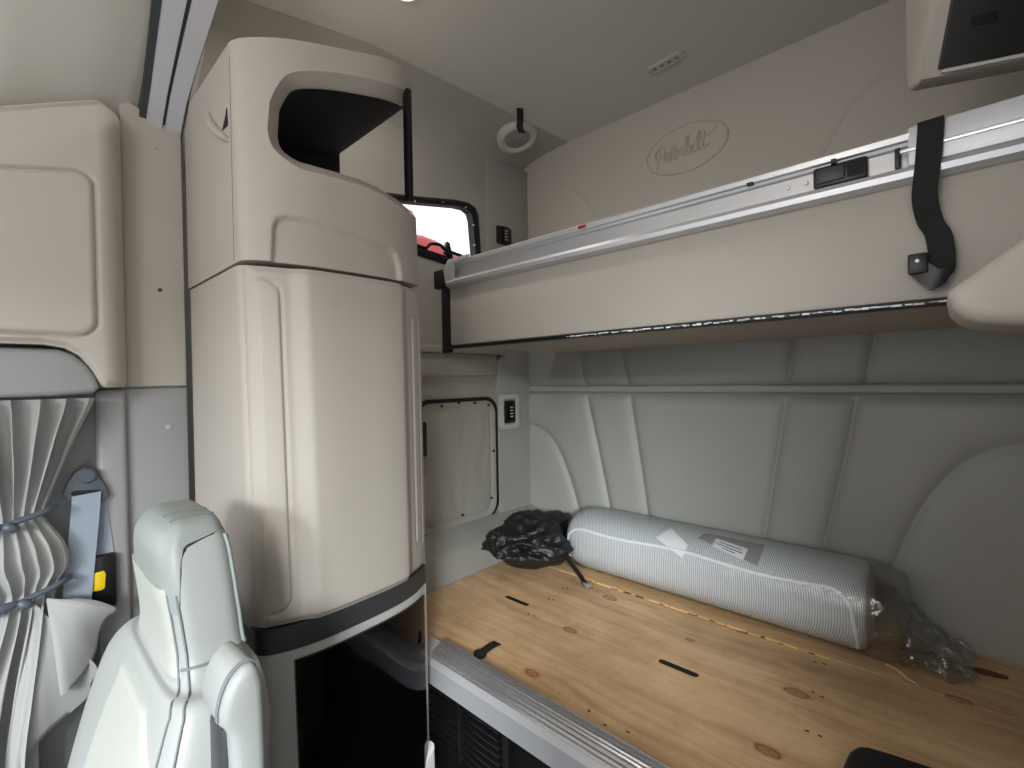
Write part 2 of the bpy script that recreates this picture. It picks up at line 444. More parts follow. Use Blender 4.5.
for st in strokes:
    pts = []
    for (sx, sz) in st:
        px = (sx-4.55)/4.55; pz = (sz-1.75)/1.5
        pts.append((CX+px*EW*.84, YR-.0005, CZ+pz*EH*.52+px*.004))
    m.tube(smooth(pts, 6), .0038, 6)
m.build('emblem', 'upperwall', rw, angle=60, label='embossed oval emblem with script lettering')

# ceiling (flat headliner) with a join groove, and the coved left side
def seam_x(y): return interp(((.30, -1.44), (.46, -1.425), (.80, -1.32), (1.74, -1.23), (1.9, -1.215)), y)
ys = dense(.335, 1.80, .012)
ts = [k/110 for k in range(111)]
front = []
for y in ys:
    row = []
    for t in ts:
        x = lerp(seam_x(y)-.006, XR+.05, t)
        gx = -.155
        z = 1.075+.008*math.exp(-((x-gx)/.008)**2) 
        row.append((x, y, z))
    front.append(row)
m = MB(); m.sheet(front, [[(p[0], p[1], 1.14) for p in r] for r in front])
struct(m.build('ceiling', 'headliner', angle=70))
# cove from the headliner join down to the left wall
front = []
for y in ys:
    sx = seam_x(y); row = []
    zend = interp(((.40, .99), (.8, .93), (1.3, .90), (1.75, 1.02)), y)
    for k in range(25):
        a = k/24*PI/2
        row.append((sx-(sx-XW+.012)*math.sin(a)**1.15, y, 1.0735-(1.0735-zend)*(1-math.cos(a))**1.0))
    front.append(row)
m = MB(); m.sheet(front, [[(p[0]-.03, p[1], p[2]+.05) for p in r] for r in front])
struct(m.build('trim_1', 'wallgrey', angle=70))

# left sleeper wall with the window hole, in four pieces of one mesh
wy0, wy1 = at(384, 200, x=XW).y, at(475, 205, x=XW).y
wz0, wz1 = at(470, 267, x=XW).z, at(470, 205, x=XW).z
def wp(*ps): return [(lambda q: (q.y, q.z))(at(u, v, x=XW)) for u, v in ps]
o1 = wp((380, 192), (411, 196), (455, 200), (468, 203), (475, 208), (478, 216), (481, 262), (478, 270), (470, 271), (440, 263), (400, 250), (380, 243))
i1 = wp((384, 200), (411, 203), (455, 207), (464, 209), (469, 213), (471, 220), (474, 256), (472, 262), (468, 263), (440, 255), (400, 242), (384, 237))
bm = bmesh.new()
hole = [bm.verts.new((XW, lerp(p[0], q[0], .4), lerp(p[1], q[1], .4))) for p, q in zip(i1, o1)]
rim = [bm.verts.new((XW, y, z)) for y, z in ((.30, -1.4), (1.80, -1.4), (1.80, 1.12), (.30, 1.12))]
eds = [bm.edges.new((l[i], l[(i+1) % len(l)])) for l in (hole, rim) for i in range(len(l))]
bmesh.ops.triangle_fill(bm, edges=eds, use_beauty=True)
ex = bmesh.ops.extrude_face_region(bm, geom=bm.faces[:])
bmesh.ops.translate(bm, verts=[v for v in ex['geom'] if isinstance(v, bmesh.types.BMVert)], vec=(-.022, 0, 0))
m = MB(); m.bm(bm); bm.free()
struct(m.build('wall_left', 'wallgrey'))
# corner trim (vertical strip between left wall and rear wall), split by the bunk ledge
m = MB()
yc = at(488, 190, x=XW+.02).y
m.box(XW-.01, XW+.022, yc, YR+.01, .16, 1.02, .008)
yd = at(499, 440, x=XW+.02).y
m.prism([(yd, -.62), (YR+.01, -.66), (YR+.01, .155), (yd+.06, .155), (yd, .09)], 'x', XW-.01, XW+.022, .008)
struct(m.build('trim_2', 'vinyl'))
# ledge on the left wall, level with the underside of the upper bunk
m = MB(); m.box(XW-.01, XW+.035, .80, yd+.04, .115, .145, .008); m.box(XW-.01, XW+.02, .80, yd, .02, .115, .008)
struct(m.build('trim_3', 'wallgrey'))
# curb at the left end of the board
m = MB(); m.prism([(XW-.01, -.75), (-1.335, -.75), (-1.345, -.645), (-1.36, -.635), (XW-.01, -.60)], 'y', .78, YR+.01, .006)
struct(m.build('trim_4', 'vinyl'))
# right wall, front of the cab, cab headliner, cab left wall
m = MB()
m.box(XR, XR+.05, .30, 1.80, -1.4, 1.12); m.box(XR, XR+.05, -1.35, .30, -1.4, -1.15); m.box(XR, XR+.05, -1.35, .30, .46, 1.12)
m.box(XR, XR+.05, -1.35, -1.22, -1.15, .46); m.box(XR, XR+.05, -.06, .30, -1.15, .46)
struct(m.build('wall_right', 'wallgrey'))
m = MB()
m.box(-1.5, XR+.05, -1.40, -1.35, -1.4, -.28); m.box(-1.5, XR+.05, -1.40, -1.35, .42, 1.12)
m.box(-1.5, -1.36, -1.40, -1.35, -.28, .42); m.box(.5, XR+.05, -1.40, -1.35, -.28, .42)
m.box(-1.5, XR, -1.35, -.95, -.60, -.36, .05)
struct(m.build('wall_front', 'coolgrey'))
XC = -1.41
m = MB()
m.box(XC-.05, XC, -1.35, .30, -1.4, -.32); m.box(XC-.05, XC, -1.35, .30, .36, .72)
m.box(XC-.05, XC, -1.35, -.98, -.32, .36); m.box(XC-.05, XC, -.10, .30, -.32, .36)
struct(m.build('wall_left.001', 'coolgrey'))
# cab headliner: low cove over the door up to the roof
front = []
for y in dense(-1.38, .238, .03):
    row = []
    dz = interp(((-1.38, -.10), (0, -.080), (.15, -.025), (.238, .03)), y)
    for (x, z) in smooth([(-1.435, .635, 0), (-1.37, .675, 0), (-1.28, .735, 0), (-1.17, .82, 0), (-1.02, .93, 0), (-.8, 1.03, 0), (-.5, 1.07, 0), (.7, 1.07, 0)], 8) and [(q.x, q.y) for q in smooth([(-1.435, .635, 0), (-1.37, .675, 0), (-1.28, .735, 0), (-1.17, .82, 0), (-1.02, .93, 0), (-.8, 1.03, 0), (-.5, 1.07, 0), (.7, 1.07, 0)], 8)]:
        row.append((x, y, z+dz*sst(-.6, -1.0, x)))
    front.append(row)
m = MB(); m.sheet(front, [[(p[0]-.02, p[1], p[2]+.05) for p in r] for r in front])
struct(m.build('ceiling.001', 'headliner', angle=60))
# sleeper-side strip of headliner behind the curtain rail
arch = [(-1.47, .56), (-1.41, .64), (-1.30, .735), (-1.17, .835), (-1.02, .95), (-.8, 1.04), (-.5, 1.075), (.65, 1.075)]
archs = [(q.x, q.y) for q in smooth([(a, b, 0) for a, b in arch], 8)]
m = MB()
def archband(ya, yb, off0, off1, yshift=0):
    fr = []
    for (x, z) in archs:
        fr.append([(x, ya, z+off0), (x, yb, z+off1)])
    return fr
m.sheet([[(x, .318, z-.004), (x, .328, z), (x, .332, z+.06), (x-.01, .334, z+.45)] for x, z in archs], [[(x-.03, .318, z+.04), (x-.03, .320, z+.05), (x-.03, .322, z+.08), (x-.03, .324, z+.47)] for x, z in archs])
struct(m.build('trim_5', 'headliner', angle=60))

# left pillar: beige upper cover, grey lower cover
pt = at(186, 132, x=XC+.012)
m = MB()
m.prism([(.192, .0), (.312, .0), (.312, .640), (.21, .672), (.192, .66)], 'x', XC-.02, XC+.012, .005)
p1 = m.build('trim_6', 'beige'); struct(p1)
for n_, (u, v) in enumerate(((157, 148), (160, 290))):
    c = at(u, v, x=XC+.012); s = MB(); s.lathe([(0, .003), (.003, .003), (.0045, .001), (.0045, -.002), (0, -.002)], 14, Matrix.Translation(c) @ Matrix.Rotation(PI/2, 4, 'Y'))
    s.build('screw', 'chrome' if n_ == 0 else 'barkdark', p1)
m = MB()
m.prism([(.145, -1.4), (.312, -1.4), (.312, -.004), (.145, -.004)], 'x', XC-.02, XC+.012, .005)
m.box(XC, XC+.03, .135, .19, -1.4, -.004, .012, 3)
p2 = m.build('trim_7', 'coolgrey'); struct(p2)
c = at(168, 427, x=XC+.012); s = MB(); s.lathe([(0, .0008), (.003, .0008), (.003, .003), (.006, .003), (.006, -.002), (0, -.002)], 16, Matrix.Translation(c) @ Matrix.Rotation(PI/2, 4, 'Y')); s.build('screw', 'alu', p2)

# small window in the left wall
m = MB()
m.loft([[(XW-.024, a, b) for a, b in i1], [(XW+.012, a, b) for a, b in i1], [(XW+.018, lerp(a, c, .5), lerp(b, d, .5)) for (a, b), (c, d) in zip(i1, o1)], [(XW+.004, a, b) for a, b in o1], [(XW-.024, a, b) for a, b in o1], [(XW-.024, a, b) for a, b in i1]], cap=False)
w1 = struct(m.build('window_1', 'rubber'))
m = MB(); m.prism([(lerp(a, c, .5), lerp(b, d, .5)) for (a, b), (c, d) in zip(i1, o1)], 'x', XW-.020, XW-.016); m.build('pane', 'glass', w1)
for u, v in ((415, 201), (443, 202), (466, 207), (474, 225), (475, 245)):
    c = at(u, v, x=XW+.016); m = MB(); m.lathe([(0, .003), (.003, .002), (.004, 0), (.004, -.004), (0, -.004)], 10, Matrix.Translation(c) @ Matrix.Rotation(PI/2, 4, 'Y')); m.build('screw', 'alu', w1)
m = MB()
lt_ = [at(u, v, x=XW+.012) for u, v in ((412, 243), (425, 248), (431, 244), (440, 245), (446, 250), (462, 256))]
m.tube(smooth(lt_, 5), .007, 8)
c = at(447, 246, x=XW+.015); m.prism([(c.y-.015, c.z-.03), (c.y+.03, c.z-.045), (c.y+.012, c.z+.015), (c.y, c.z+.018)], 'x', XW, XW+.02, .003)
m.build('latch', 'black', w1)

# ================================================================== WARDROBE CABINET
def cfront(y, z, bow=1.0):
    t = (y-.318)/(.725-.318)
    xl = -1.0-.075*(z-.24) if z > .24 else -1.0-.05*(z-.24)
    xr = -.982-.03*max(0, z-.24)
    tt = min(1, abs(2*t-1))
    cr_ = max(0.0, 1-(y-.318)/.016)
    return lerp(xl, xr, t)+.046*(1-tt**3.2)*bow-.016*(1-math.sqrt(max(0.0, 1-cr_*cr_)))
YA, YB = .318, .722
def cbody(zlo, zhi, bow, side_back, yb=YB, ny=48, nz=30):
    """closed cabinet shell between zlo(y) and zhi(y)"""
    rings = []
    for k in range(nz+1):
        r = []
        for j in range(ny+1):
            t = j/ny; t = .5-.5*math.cos(PI*t); y = lerp(YA, yb, t)
            z = lerp(zlo(y), zhi(y), k/nz)
            r.append((cfront(y, z, bow), y, z))
        zz = r[-1][2]; r.append((side_back, yb, zz)); r.append((side_back, YA, r[0][2]))
        rings.append(r)
    m = MB(); m.loft(rings); return m
wc = thing('wardrobe_cabinet', (-1.2, .53, -1.40), 'tall beige moulded cabinet tower behind the driver seat with an open cubby on top', 'cabinet')
ztop = lambda y: interp(((.318, .690), (.36, .702), (.43, .720), (.52, .742), (.62, .772), (.685, .788), (.722, .770)), y)
zsplit = lambda y: .238-.03*((y-.318)/.417)*0
up = cbody(lambda y: .245, ztop, 1.0, -1.392, ny=150, nz=90)
# recessed trapezoid pattern above the door and a soft corner: push front vertices
ins = [(.359, .246), (.364, .315), (.372, .336), (.392, .346), (.415, .347), (.62, .322), (.64, .31), (.651, .285), (.655, .246)]
for i, (x, y, z) in enumerate(up.v):
    if x > -1.1 and y < .7 and z < .40:
        d = dseg(np.array([y]), np.array([z]), ins)[0]
        inside = False
        if .36 < y < .652:
            zt = interp(ins[1:-1], y); inside = z < zt
        if inside: up.v[i] = (x-.011*sst(0, .014, d), y, z)
upo = up.build('upper_body', ['beige', 'liner'], None, angle=40)
# cubby cut (front mouth, open to the rear side)
def mouth(g, x):
    base = [(.393-g, .515), (.400-g*.9, .487-g*.5), (.425-g*.3, .472-g), (.46, .470-g), (.56, .470-g), (.80, .466-g), (.80, .742+g), (.70, .708+g), (.60, .680+g), (.52, .660+g), (.46, .640+g), (.425-g*.5, .622+g*.8), (.409-g*.8, .597+g*.5), (.396-g, .56)]
    cl_ = [(a, b, 0) for a, b in base]; q = smooth(cl_[-2:]+cl_+cl_[:2], 5)[10:-11]
    return [(x, p.x, min(max(p.y, .40), .80)) for p in q]
cut = MB(); cut.cur = 1
def smring(r):
    return [tuple(p) for p in r]
def surf(g, dx): return [(cfront(min(max(a, YA+.02), YB), b)+dx, a, b) for _, a, b in mouth(g, 0)]
cut.loft([surf(.045, .06), surf(.027, .001), surf(.023, -.004), surf(.003, -.022), surf(0, -.028), mouth(-.002, -1.375)])
co = cut.build('cut', ['beige', 'liner'], None)
for p in co.data.polygons:
    c_ = co.matrix_world @ p.center if False else p.center
    xs_ = [co.data.vertices[i].co.x+co.location.x for i in p.vertices]
    p.material_index = 0 if max(xs_)-min(xs_) < .075 and max(xs_) > -1.1 else 1
bo = upo.modifiers.new('cut', 'BOOLEAN'); bo.object = co; bo.operation = 'DIFFERENCE'; bo.solver = 'EXACT'
dg = bpy.context.evaluated_depsgraph_get()
bpy.context.view_layer.update()
nm = bpy.data.meshes.new_from_object(upo.evaluated_get(bpy.context.evaluated_depsgraph_get()))
upo.modifiers.clear(); upo.data = nm
nm.set_sharp_from_angle(angle=math.radians(38))
bpy.data.objects.remove(co)
upo.parent = wc; upo.location = upo.location-wc.location
upo.modifiers.new('edge', 'BEVEL').width = .006
upo.modifiers.remove(upo.modifiers['edge'])
# seam line down the side of the upper module and the grab recess
m = MB(); m.box(-1.046, -1.0445, YA-.0008, YA+.004, .25, .66); m.build('side_seam', 'seam', wc)
m = MB()
hk = [at(u, v, y=YA-.004) for u, v in ((207, 113), (211, 124), (218, 133), (227, 139))]
m.tube(smooth(hk, 6), [.005+.005*math.sin(PI*k/18) for k in range(19)], 8); m.build('grab_handle', 'beige', wc)
c = at(226, 121, y=YA); m = MB(); m.prism([(c.x-.02, c.z-.012), (c.x+.012, c.z-.014), (c.x+.010, c.z+.022), (c.x+.004, c.z+.01)], 'y', YA-.002, YA+.004); m.build('handle_recess', 'liner', wc)
# black corner post of the cubby and its edge trim
m = MB(); m.box(-.992, -.970, .692, .706, .455, .735, .003); m.build('post', 'black', wc)
# middle body and door
mid = cbody(lambda y: -.478-.004, lambda y: .239, .80, -1.375)
mid.v = [(x-.022 if x > -1.2 else x, y, z) for x, y, z in mid.v]
mid.build('body', 'beige', wc, bevel=.004)
def zdoor(y): return -.470
YD0, YD1 = .324, .729
gy = dense(YD0, YD1, .0045, ((YD0, .40, .0022), (.66, YD1, .0022))); gz = dense(-.470, .233, .008, ((-.47, -.42, .003), (.19, .233, .003)))
front = []; back = []
for z in gz:
    fr, bk = [], []
    for y in gy:
        x = cfront(min(max(y, YA+.002), YB-.002), z)+.004
        d1 = abs(sd_rrect(y, z, .300, .374, -.445, .207, .03)) if y > .33 else 1
        if y < .338: d1 = min(d1, abs(y-.334)+(0 if -.44 < z < .20 else 1))
        d2 = abs(sd_rrect(y, z, .680, .710, -.405, .165, .014))
        x -= .0050*math.exp(-(d1/.0024)**2)+.0050*math.exp(-(d2/.0024)**2)
        x += .014*sst(.385, .422, y)*(1-sst(.632, .664, y))
        ed = min(y-YD0, YD1-y, z+.470, .233-z); x -= .010*(1-sst(0, .014, ed))
        fr.append((x, y, z)); bk.append((cfront(min(max(y, YA+.002), YB-.002), z)-.021, y, z))
    front.append(fr); back.append(bk)
m = MB(); m.sheet(front, back); dr = m.build('door', 'beige', wc, angle=60)
# dark band below the door
bandf = cbody(lambda y: -.522, lambda y: -.474, 1.0, -1.36, yb=.728, nz=6)
bandf.v = [(x-.002 if x > -1.2 else x, y, z) for x, y, z in bandf.v]
bandf.build('band', 'darkgrey', wc, bevel=.004)
# lower frame with the gloss black door set in
lowf = cbody(lambda y: -1.40, lambda y: -.523, .9, -1.36, yb=.728, nz=8)
lf = lowf.build('lower_body', 'plategrey', wc, bevel=.004)
gy = dense(.374, .708, .006); gz = dense(-1.10, -.552, .01)
fr = [[(cfront(min(y, YB-.002), z, .9)+.007, y, z+(.010 if z > -.56 else 0)) for y in gy] for z in gz]
bk = [[(p[0]-.012, p[1], p[2]) for p in r] for r in fr]
m = MB(); m.sheet(fr, bk); ld = m.build('lower_door', 'gloss', wc, angle=60, label='gloss black lower door')
m = MB()
c0 = at(413, 768, y=.735)
m.prism([(.645, -1.0), (.728, -.93), (.728, -1.3), (.66, -1.3)], 'x', -.985, -.955, .008); m.build('kick_trim', 'plategrey', wc)

# ================================================================== LEFT SIDE OF THE CAB
oc = thing('overhead_cabinet', (-1.36, .05, 0.0), 'beige overhead storage cabinet above the curtain with a rounded square door', 'cabinet')
XO = -1.30
gy = dense(-.60, .190, .012, ((-.06, .19, .0026),)); gz = dense(0.0, .66, .0035)
fr, bk = [], []
for z in gz:
    a, b = [], []
    for y in gy:
        zt = interp(((-.6, .52), (0, .552), (.10, .605), (.15, .63), (.19, .63)), y)
        zb_ = interp(((-.6, .088), (.055, .088), (.085, .082), (.108, .066), (.126, .038), (.138, .010), (.146, 0), (.19, 0)), y)
        zz = zb_+z/.66*(zt-zb_)
        x = XO
        e = .19-y
        x -= .085*(1-math.sqrt(max(0, 1-(1-min(1, e/.05))**2)))
        x -= .05*(1-sst(0, .035, zt-zz)); x -= .012*(1-sst(0, .015, zz-zb_))
        sd = sd_rrect(y, zz-.26*(y-.05)*sst(.12, .42, zz), -.40, .136, .106, .432, .035)
        x -= .006*math.exp(-(sd/.003)**2); x += .006*sst(0.0, -.012, sd)
        x = max(x, XC+.006)
        a.append((x, y, zz)); b.append((XC+.004, y, zz))
    fr.append(a); bk.append(b)
m = MB(); m.sheet(fr, bk); m.build('body', 'beige', oc, angle=60)
# grey rounded panel under it (head of the curtain)
m = MB()
poly = [(-.6, -.018), (-.6, .085), (.075, .080), (.098, .070), (.118, .048), (.132, .022), (.138, .0), (.128, -.012), (.06, -.016)]
m.prism(poly, 'x', XC+.001, -1.318, .012, 3)
tag(m.build('curtain_valance', 'coolgrey', None), 'smooth grey rounded panel between the overhead cabinet and the curtain top', 'valance')

# curtain
cur = thing('curtain', (-1.34, .0, -.80), 'light grey cloth curtain gathered by two ties beside the driver seat', 'curtain')
XU = -1.335
rb = [(-.90, .035), (-.73, .034), (-.62, .044), (-.50, .056), (-.43, .062), (-.41, .066), (-.395, .070), (-.364, .085), (-.32, .079), (-.285, .062), (-.262, .050), (-.25, .050), (-.18, .072), (-.108, .098), (-.05, .122), (-.022, .132)]
lb = [(-.90, -.14), (-.60, -.10), (-.43, -.05), (-.41, -.045), (-.395, -.05), (-.34, -.075), (-.262, -.05), (-.25, -.05), (-.15, -.09), (-.022, -.16)]
amp = [(-.90, .020), (-.55, .017), (-.43, .010), (-.41, .006), (-.39, .007), (-.33, .009), (-.262, .005), (-.25, .006), (-.15, .016), (-.05, .019), (-.022, .016)]
bul = [(-.90, .0), (-.5, .012), (-.43, .0), (-.41, -.012), (-.38, .010), (-.33, .026), (-.262, -.008), (-.25, -.008), (-.15, .004), (-.022, .0)]
def soft(tab): return [(q.x, q.y) for q in smooth([(a, b, 0) for a, b in tab], 6)]
rb_, lb_, amp_, bul_ = soft(rb), soft(lb), soft(amp), soft(bul)
fr, bk = [], []
for z in dense(-.90, -.022, .006):
    a, b = [], []
    y0, y1 = interp(lb_, z), interp(rb_, z)
    for j in range(181):
        s = j/180
        n_up = 8.0; n_low = 8.0; w = 1
        th = 2*PI*(7.6*s+.16*math.sin(5*s+1.0))
        low = sst(-.30, -.60, z)
        ph = (1-.55*low)*math.sin(th+.9*low*math.sin(3*s))+(.45+.55*low)*math.sin(2*PI*2.9*s+.7+2.2*z)
        A = interp(amp_, z)
        edge = sst(0, .06, 1-s)
        x = XU+interp(bul_, z)*math.sin(PI*s)+A*ph-.004*(1-edge)
        yy = lerp(y0, y1, s)+A*.4*math.cos(th)*edge
        a.append((x, yy, z)); b.append((x-.002, yy, z))
    fr.append(a); bk.append(b)
m = MB(); m.sheet(fr, bk)
# two flared flaps of the hem that fall to the right under the lower tie
def flap(apex, rim, x0, bulge):
    R = smooth([at(u, v, x=x0) for u, v in rim], 8); A = at(*apex, x=x0)
    f, b = [], []
    for k in range(22):
        t = k/21; row = []
        for i, q in enumerate(R):
            s = i/(len(R)-1)
            p = A.lerp(q, max(t, .02))
            p.x += bulge*math.sin(PI*t)*(.4+.6*math.sin(PI*s))+.010*t*math.sin(s*7+1)
            row.append(tuple(p))
        f.append(row); b.append([(p[0]-.002, p[1], p[2]) for p in row])
    m.sheet(f, b)
flap((46, 598), ((60, 694), (66, 690), (74, 684), (86, 671), (96, 655), (101, 632), (108, 618), (117, 609), (98, 600), (78, 597)), -1.315, .020)
flap((34, 602), ((10, 790), (24, 757), (45, 735), (62, 722), (88, 699), (91, 684), (97, 668), (88, 655)), -1.328, .016)
m.build('cloth', 'curtain', cur, angle=75)
for (zz, u) in ((-.256, 1), (-.408, 2)):
    m = MB()
    yr = interp(rb, zz)+.006
    pts = [(XU-.012, yr+.012, zz+.012), (XU+.010, yr, zz+.012), (XU+.018, yr-.02, zz+.006), (XU+.022, yr-.045, zz), (XU+.024, yr-.065, zz-.006), (XU+.02, yr-.12, zz-.012)]
    m.tube(smooth(pts, 5), .0062, 8)
    kn = Vector((XU+.026, yr-.062, zz-.004))
    for sgn, ln in ((1, .045), (-1, .03)):
        m.tube(smooth([kn, kn+Vector((.006, -.02*sgn-.012, -.004)), kn+Vector((.004, -ln*sgn-.01, -.010))], 5), [.004, .006, .008, .009, .0095, .009, .009, .008, .007, .005, .003], 8)
    m.build('tie', 'beltplastic', cur, angle=70)

# seat belt on the pillar
sb = thing('seat_belt', (-1.38, .115, -.50), 'grey blue seat belt on the pillar beside the curtain', 'seat belt')
XB = XC+.035
def bp(u, v): q = at(u, v, x=XB); return (q.y, q.z)
m = MB()
outer = [bp(*p) for p in ((62, 494), (66, 484), (74, 472), (82, 467), (89, 467), (96, 473), (105, 484), (109, 494), (104, 500), (85, 502), (67, 501))]
m.prism(outer, 'x', XB-.012, XB+.010, .005)
c = at(87, 476, x=XB+.010); m.lathe([(0, .006), (.012, .006), (.016, .003), (.016, -.002), (0, -.002)], 18, Matrix.Translation(c) @ Matrix.Rotation(PI/2, 4, 'Y'))
m.build('loop_guide', 'beltplastic', sb)
m = MB(); m.prism([bp(*p) for p in ((70, 493), (73, 490), (99, 489), (101, 493), (99, 496), (73, 497))], 'x', XB+.006, XB+.0118); m.build('slot', 'liner', sb)
m = MB()
pts = [(XB+.013, at(86, 493, x=XB).y, at(86, 493, x=XB).z), (XB+.014, at(84, 520, x=XB).y, at(84, 520, x=XB).z), (XB+.016, at(80, 560, x=XB).y, at(80, 560, x=XB).z), (XB+.02, at(75, 610, x=XB).y, at(75, 610, x=XB).z), (XB+.02, at(72, 650, x=XB).y, at(72, 650, x=XB).z)]
m.ribbon(smooth(pts, 6), .047, .002, (0, 1, .06)); 
m.ribbon([(XB-.004, .135, -.26), (XB-.004, .150, -.42)], .03, .002, (0, 1, 0))
m.build('webbing', 'belt', sb)
m = MB(); q0 = at(86, 558, x=XB); q1 = at(117, 604, x=XB)
m.box(XB-.02, XB+.012, q0.y, q1.y, q1.z, q0.z, .006); rt = m.build('retractor', 'black', sb)
m = MB(); m.prism([bp(*p) for p in ((91, 590), (90, 580), (92, 572), (103, 569), (105, 572), (104, 586), (101, 588))], 'x', XB+.011, XB+.016, .0015); m.build('label_tag', 'yellow', rt, label='yellow tag')

# curtain rail arching across the roof behind the cab
cr = thing('curtain_rail', (-1.2, .27, .6), 'grey metal double track rail arching up the roof behind the cab', 'rail')
def band(y0, y1, lift, th):
    def sp_(y, x): return y+max(0, min(1, (x+1.345)/.22))*(-.010+.034*(y-.229)/.09)
    return ([[(x+lift*.5, sp_(y0, x), z-lift), (x+lift*.5, sp_(y1, x), z-lift)] for x, z in archs], [[(x-.01, sp_(y0, x), z-lift+th), (x-.01, sp_(y1, x), z-lift+th)] for x, z in archs])
for nm_, y0, y1, lf_, mt_ in (('edge', .229, .242, .006, 'darkgrey'), ('track', .242, .272, .014, 'silver'), ('groove', .272, .279, .006, 'darkgrey'), ('track', .279, .311, .012, 'silver'), ('flange', .311, .3150, .004, 'coolgrey')):
    m = MB(); m.sheet(*band(y0, y1, lf_, .03)); m.build(nm_, mt_, cr, angle=50)

# ================================================================== DRIVER SEAT
ds = thing('driver_seat', (-.92, .0, -1.40), 'pale grey leather driver seat with stitched headrest and folded armrest', 'seat')
secs = [(-.172, -.965, -.83, .172, .196), (-.176, -.985, -.812, .160, .205), (-.190, -1.005, -.798, .148, .212), (-.215, -1.022, -.786, .140, .218), (-.26, -1.032, -.776, .141, .222), (-.31, -1.036, -.770, .147, .226), (-.355, -1.040, -.764, .150, .230), (-.385, -1.055, -.745, .146, .236), (-.42, -1.09, -.715, .132, .243), (-.47, -1.14, -.695, .112, .25), (-.54, -1.165, -.682, .090, .254), (-.64, -1.18, -.675, .064, .252), (-.80, -1.18, -.67, .025, .24), (-.93, -1.17, -.68, -.01, .22), (-.96, -1.15, -.70, 0, .20)]
secs = [(z-.028 if z > -.4 else z, xl-(.02 if z < -.45 else 0), xr, yf, yb+(.014 if z > -.5 else .006)) for z, xl, xr, yf, yb in secs]
def ring(z, xl, xr, yf, yb, n=96, e=5.0):
    r = []
    for k in range(n):
        t = 2*PI*k/n; c_, s_ = math.cos(t), math.sin(t)
        r.append(((xl+xr)/2+(xr-xl)/2*math.copysign(abs(c_)**(2/e), c_), (yf+yb)/2+(yb-yf)/2*math.copysign(abs(s_)**(2/e), s_), z))
    return r
def dens(secs, n=5):
    out = []
    for i in range(len(secs)-1):
        p0, p1, p2, p3 = [np.array(secs[min(max(i+d, 0), len(secs)-1)]) for d in (-1, 0, 1, 2)]
        for k in range(n):
            t = k/n; out.append(tuple(.5*((2*p1)+(p2-p0)*t+(2*p0-5*p1+4*p2-p3)*t*t+(3*p1-p0-3*p2+p3)*t**3)))
    out.append(tuple(secs[-1])); return out
D = dens(secs)
m = MB(); m.loft([ring(*s) for s in D]); m.build('backrest', 'leather', ds, angle=70)
from mathutils.bvhtree import BVHTree
seat_bvh = BVHTree.FromPolygons([Vector(v) for v in m.v], [f for f in m.f])
cen_ = lambda p: Vector((-.9, .18, p.z))
# cream front panel, sage crown cover
def secat(z):
    for a, b in zip(D, D[1:]):
        if b[0] <= z <= a[0]:
            t = (z-a[0])/(b[0]-a[0]); return [lerp(p, q, t) for p, q in zip(a, b)]
    return list(D[0] if z > D[0][0] else D[-1])
def front_y(x, z, out=0.0):
    _, xl, xr, yf, yb = secat(z); a = abs((x-(xl+xr)/2)/((xr-xl)/2)); a = min(a, .999)
    return (yf+yb)/2-(yb-yf)/2*(1-a**5.0)**(1/5.0)-out
def panel(name, zs_, xl_, xr_, out, mt_):
    fr, bk = [], []
    for z in zs_:
        a, b = [], []
        for k in range(31):
            s = k/30; x = lerp(xl_(z), xr_(z), s)
            e = min(1, min(s, 1-s)/.08)
            y = front_y(x, z, out*math.sqrt(max(0, 1-(1-e)**2)))
            a.append((x, y, z)); b.append((x, y+.01, z))
        fr.append(a); bk.append(b)
    q = MB(); q.sheet(fr, bk); return q.build(name, mt_, ds, angle=70)
panel('front_panel', dense(-.93, -.44, .012), lambda z: interp(((-.93, -1.02), (-.6, -1.0), (-.50, -.985), (-.44, -.97)), z), lambda z: interp(((-.93, -.715), (-.6, -.715), (-.49, -.725), (-.44, -.80)), z), .005, 'cream')
panel('head_panel', dense(-.402, -.283, .006), lambda z: secat(z)[1]+.012, lambda z: secat(z)[2]-.016, .004, 'cream')
# crown cover over the top of the headrest
def zcrown(y, x, sec):
    side = sst(.12, .30, (y-sec[3])/(sec[4]-sec[3]))*sst(-.86, -.80, x)
    return lerp(-.303-.014*sst(-.95, -.80, x), -.232+.018*(y-sec[3])/(sec[4]-sec[3]), side)
rg = []
ztp = D[0][0]
base = ring(*secat(-.26))
for k in range(30):
    t = k/29; row = []
    for j in range(96):
        bx, by, _ = base[j]
        z = lerp(ztp, zcrown(by, bx, secat(-.26)), 1-(1-t)**1.6 if False else t**1.5)
        q_ = ring(*secat(z))[j]
        g_ = .0016
        cxm = (secat(z)[1]+secat(z)[2])/2; cym = (secat(z)[3]+secat(z)[4])/2
        d_ = Vector((q_[0]-cxm, q_[1]-cym)); d_ = d_.normalized()*g_
        row.append((q_[0]+d_.x, q_[1]+d_.y, z+.003*(1-t)))
    rg.append(row)
q = MB(); q.loft(rg); q.build('crown_cover', 'topleather', ds, angle=70)
